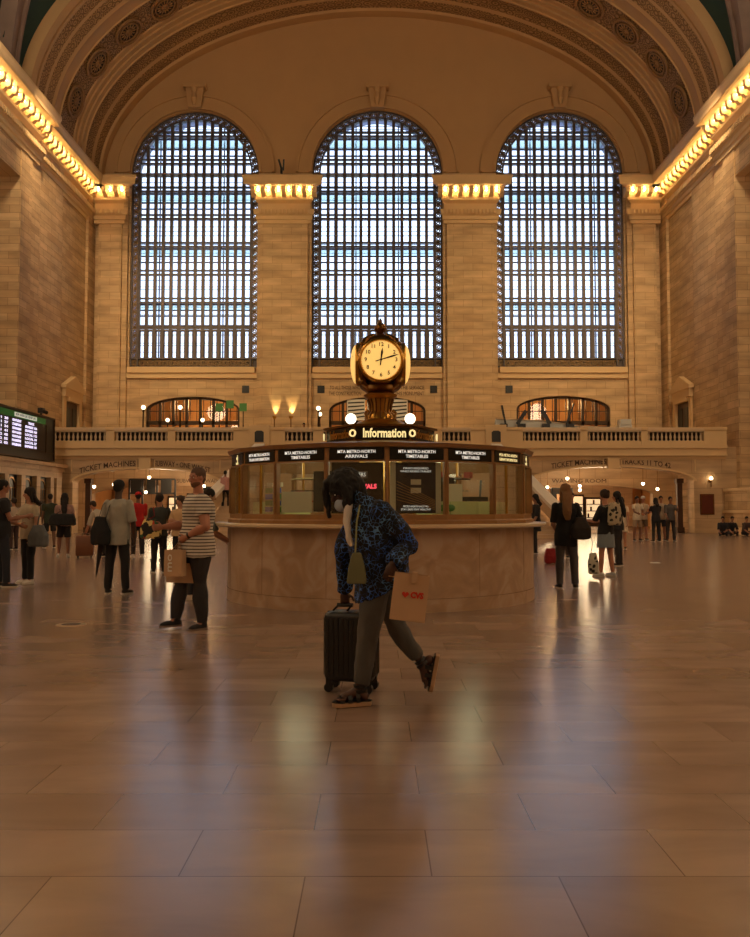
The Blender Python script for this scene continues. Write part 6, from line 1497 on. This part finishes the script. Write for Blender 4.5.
# ================================================================ light, sky, camera
def point(x, y, z, w, col=(1, .62, .3), r=.3, name='lamp_light'):
    l = bpy.data.lights.new(name, 'POINT'); l.energy = w; l.color = col; l.shadow_soft_size = r
    o = bpy.data.objects.new(name, l); o.location = (x, y, z); COL.objects.link(o); return o
def spot(p, q, w, ang, col=(1, .62, .3), r=.1, blend=.6, name='spot_light'):
    l = bpy.data.lights.new(name, 'SPOT'); l.energy = w; l.color = col; l.shadow_soft_size = r; l.spot_size = math.radians(ang); l.spot_blend = blend
    o = bpy.data.objects.new(name, l); o.location = p; o.rotation_euler = (V(q) - V(p)).to_track_quat('-Z', 'Y').to_euler(); COL.objects.link(o); return o
# sky outside the windows
w = bpy.data.worlds.new('sky'); scene.world = w; w.use_nodes = True; nt = w.node_tree
bg = nt.nodes['Background']; bg.inputs['Color'].default_value = (.62, .76, 1, 1); bg.inputs['Strength'].default_value = 2.6
# light portals in the three great windows
for cx, hw in WIN:
    l = bpy.data.lights.new('window_portal', 'AREA'); l.shape = 'RECTANGLE'; l.size = 2 * hw; l.size_y = 18; l.cycles.is_portal = True
    o = bpy.data.objects.new('window_portal', l); o.location = (cx, YE + 2.9, 19.8); o.rotation_euler = (-PI / 2, 0, 0); COL.objects.link(o)
WARM = (1, .78, .5)
# lamps along the cornices outside the picture (same lamps as the visible ones)
for s in (-1, 1):
    for k in range(9): point(s * 17.0, 36 - 7 * k, 22.6, 560, WARM, .5, 'cornice_lamp')
# great globe chandeliers hanging in the side arches, out of frame
for s in (-1, 1):
    for k in range(4): point(s * 16.2, 30 - 14 * k, 11, 470, (1, .78, .52), .9, 'chandelier_light')
# added spots without fixtures, brightening the end wall and its corners
for s in (-1, 1):
    spot((s * 17.0, 33, 24.6), (s * 9, 56, 12), 9500, 50, (1, .68, .32), .4, 1, 'wall_fill_spot')
    spot((s * 16.5, 42, 24.5), (s * 18.8, 52, 14), 4200, 70, (1, .7, .38), .3, 1, 'wall_fill_spot')
# uplights on the left pier
for x in (-6.85, -5.75): spot((x, 55.85, 7.5), (x, 56.03, 9.0), 260, 46, (1, .72, .3), .05, .5, 'uplight_light')
# passages and cafe rooms
for x in (-12.2, 12.2):
    for y in (47.5, 57.5): point(x, y, 3.3, 420, (1, .72, .42), 1.0, 'passage_light')
for x in (-12.6, 0, 12.7): point(x, 60, 8.8, 260, (1, .7, .36), .3, 'cafe_light')
point(BX, BY_ - 1.2, 2.0, 13, (.95, .92, .6), .3, 'booth_light'); point(BX + 1.2, BY_ - .3, 2.0, 13, (.95, .92, .6), .3, 'booth_light'); point(BX - 1.2, BY_ - .3, 2.0, 13, (.95, .92, .6), .3, 'booth_light')
cam = bpy.data.cameras.new('camera'); co = bpy.data.objects.new('camera', cam); COL.objects.link(co); scene.camera = co
FPX = 833
cam.sensor_fit = 'HORIZONTAL'; cam.sensor_width = 36; cam.lens = FPX / 750 * 36; cam.clip_end = 300
co.location = (-.09, 0, 1.35); co.rotation_euler = (PI / 2 + math.atan(39.5 / 833), 0, 0); cam.shift_x = -1 / 750
scene.view_settings.view_transform = 'Standard'; scene.view_settings.look = 'None'; scene.view_settings.gamma = 1; scene.view_settings.exposure = 0
scene.view_settings.use_curve_mapping = False
scene.cycles.sample_clamp_indirect = 6
scene.cycles.use_denoising = True
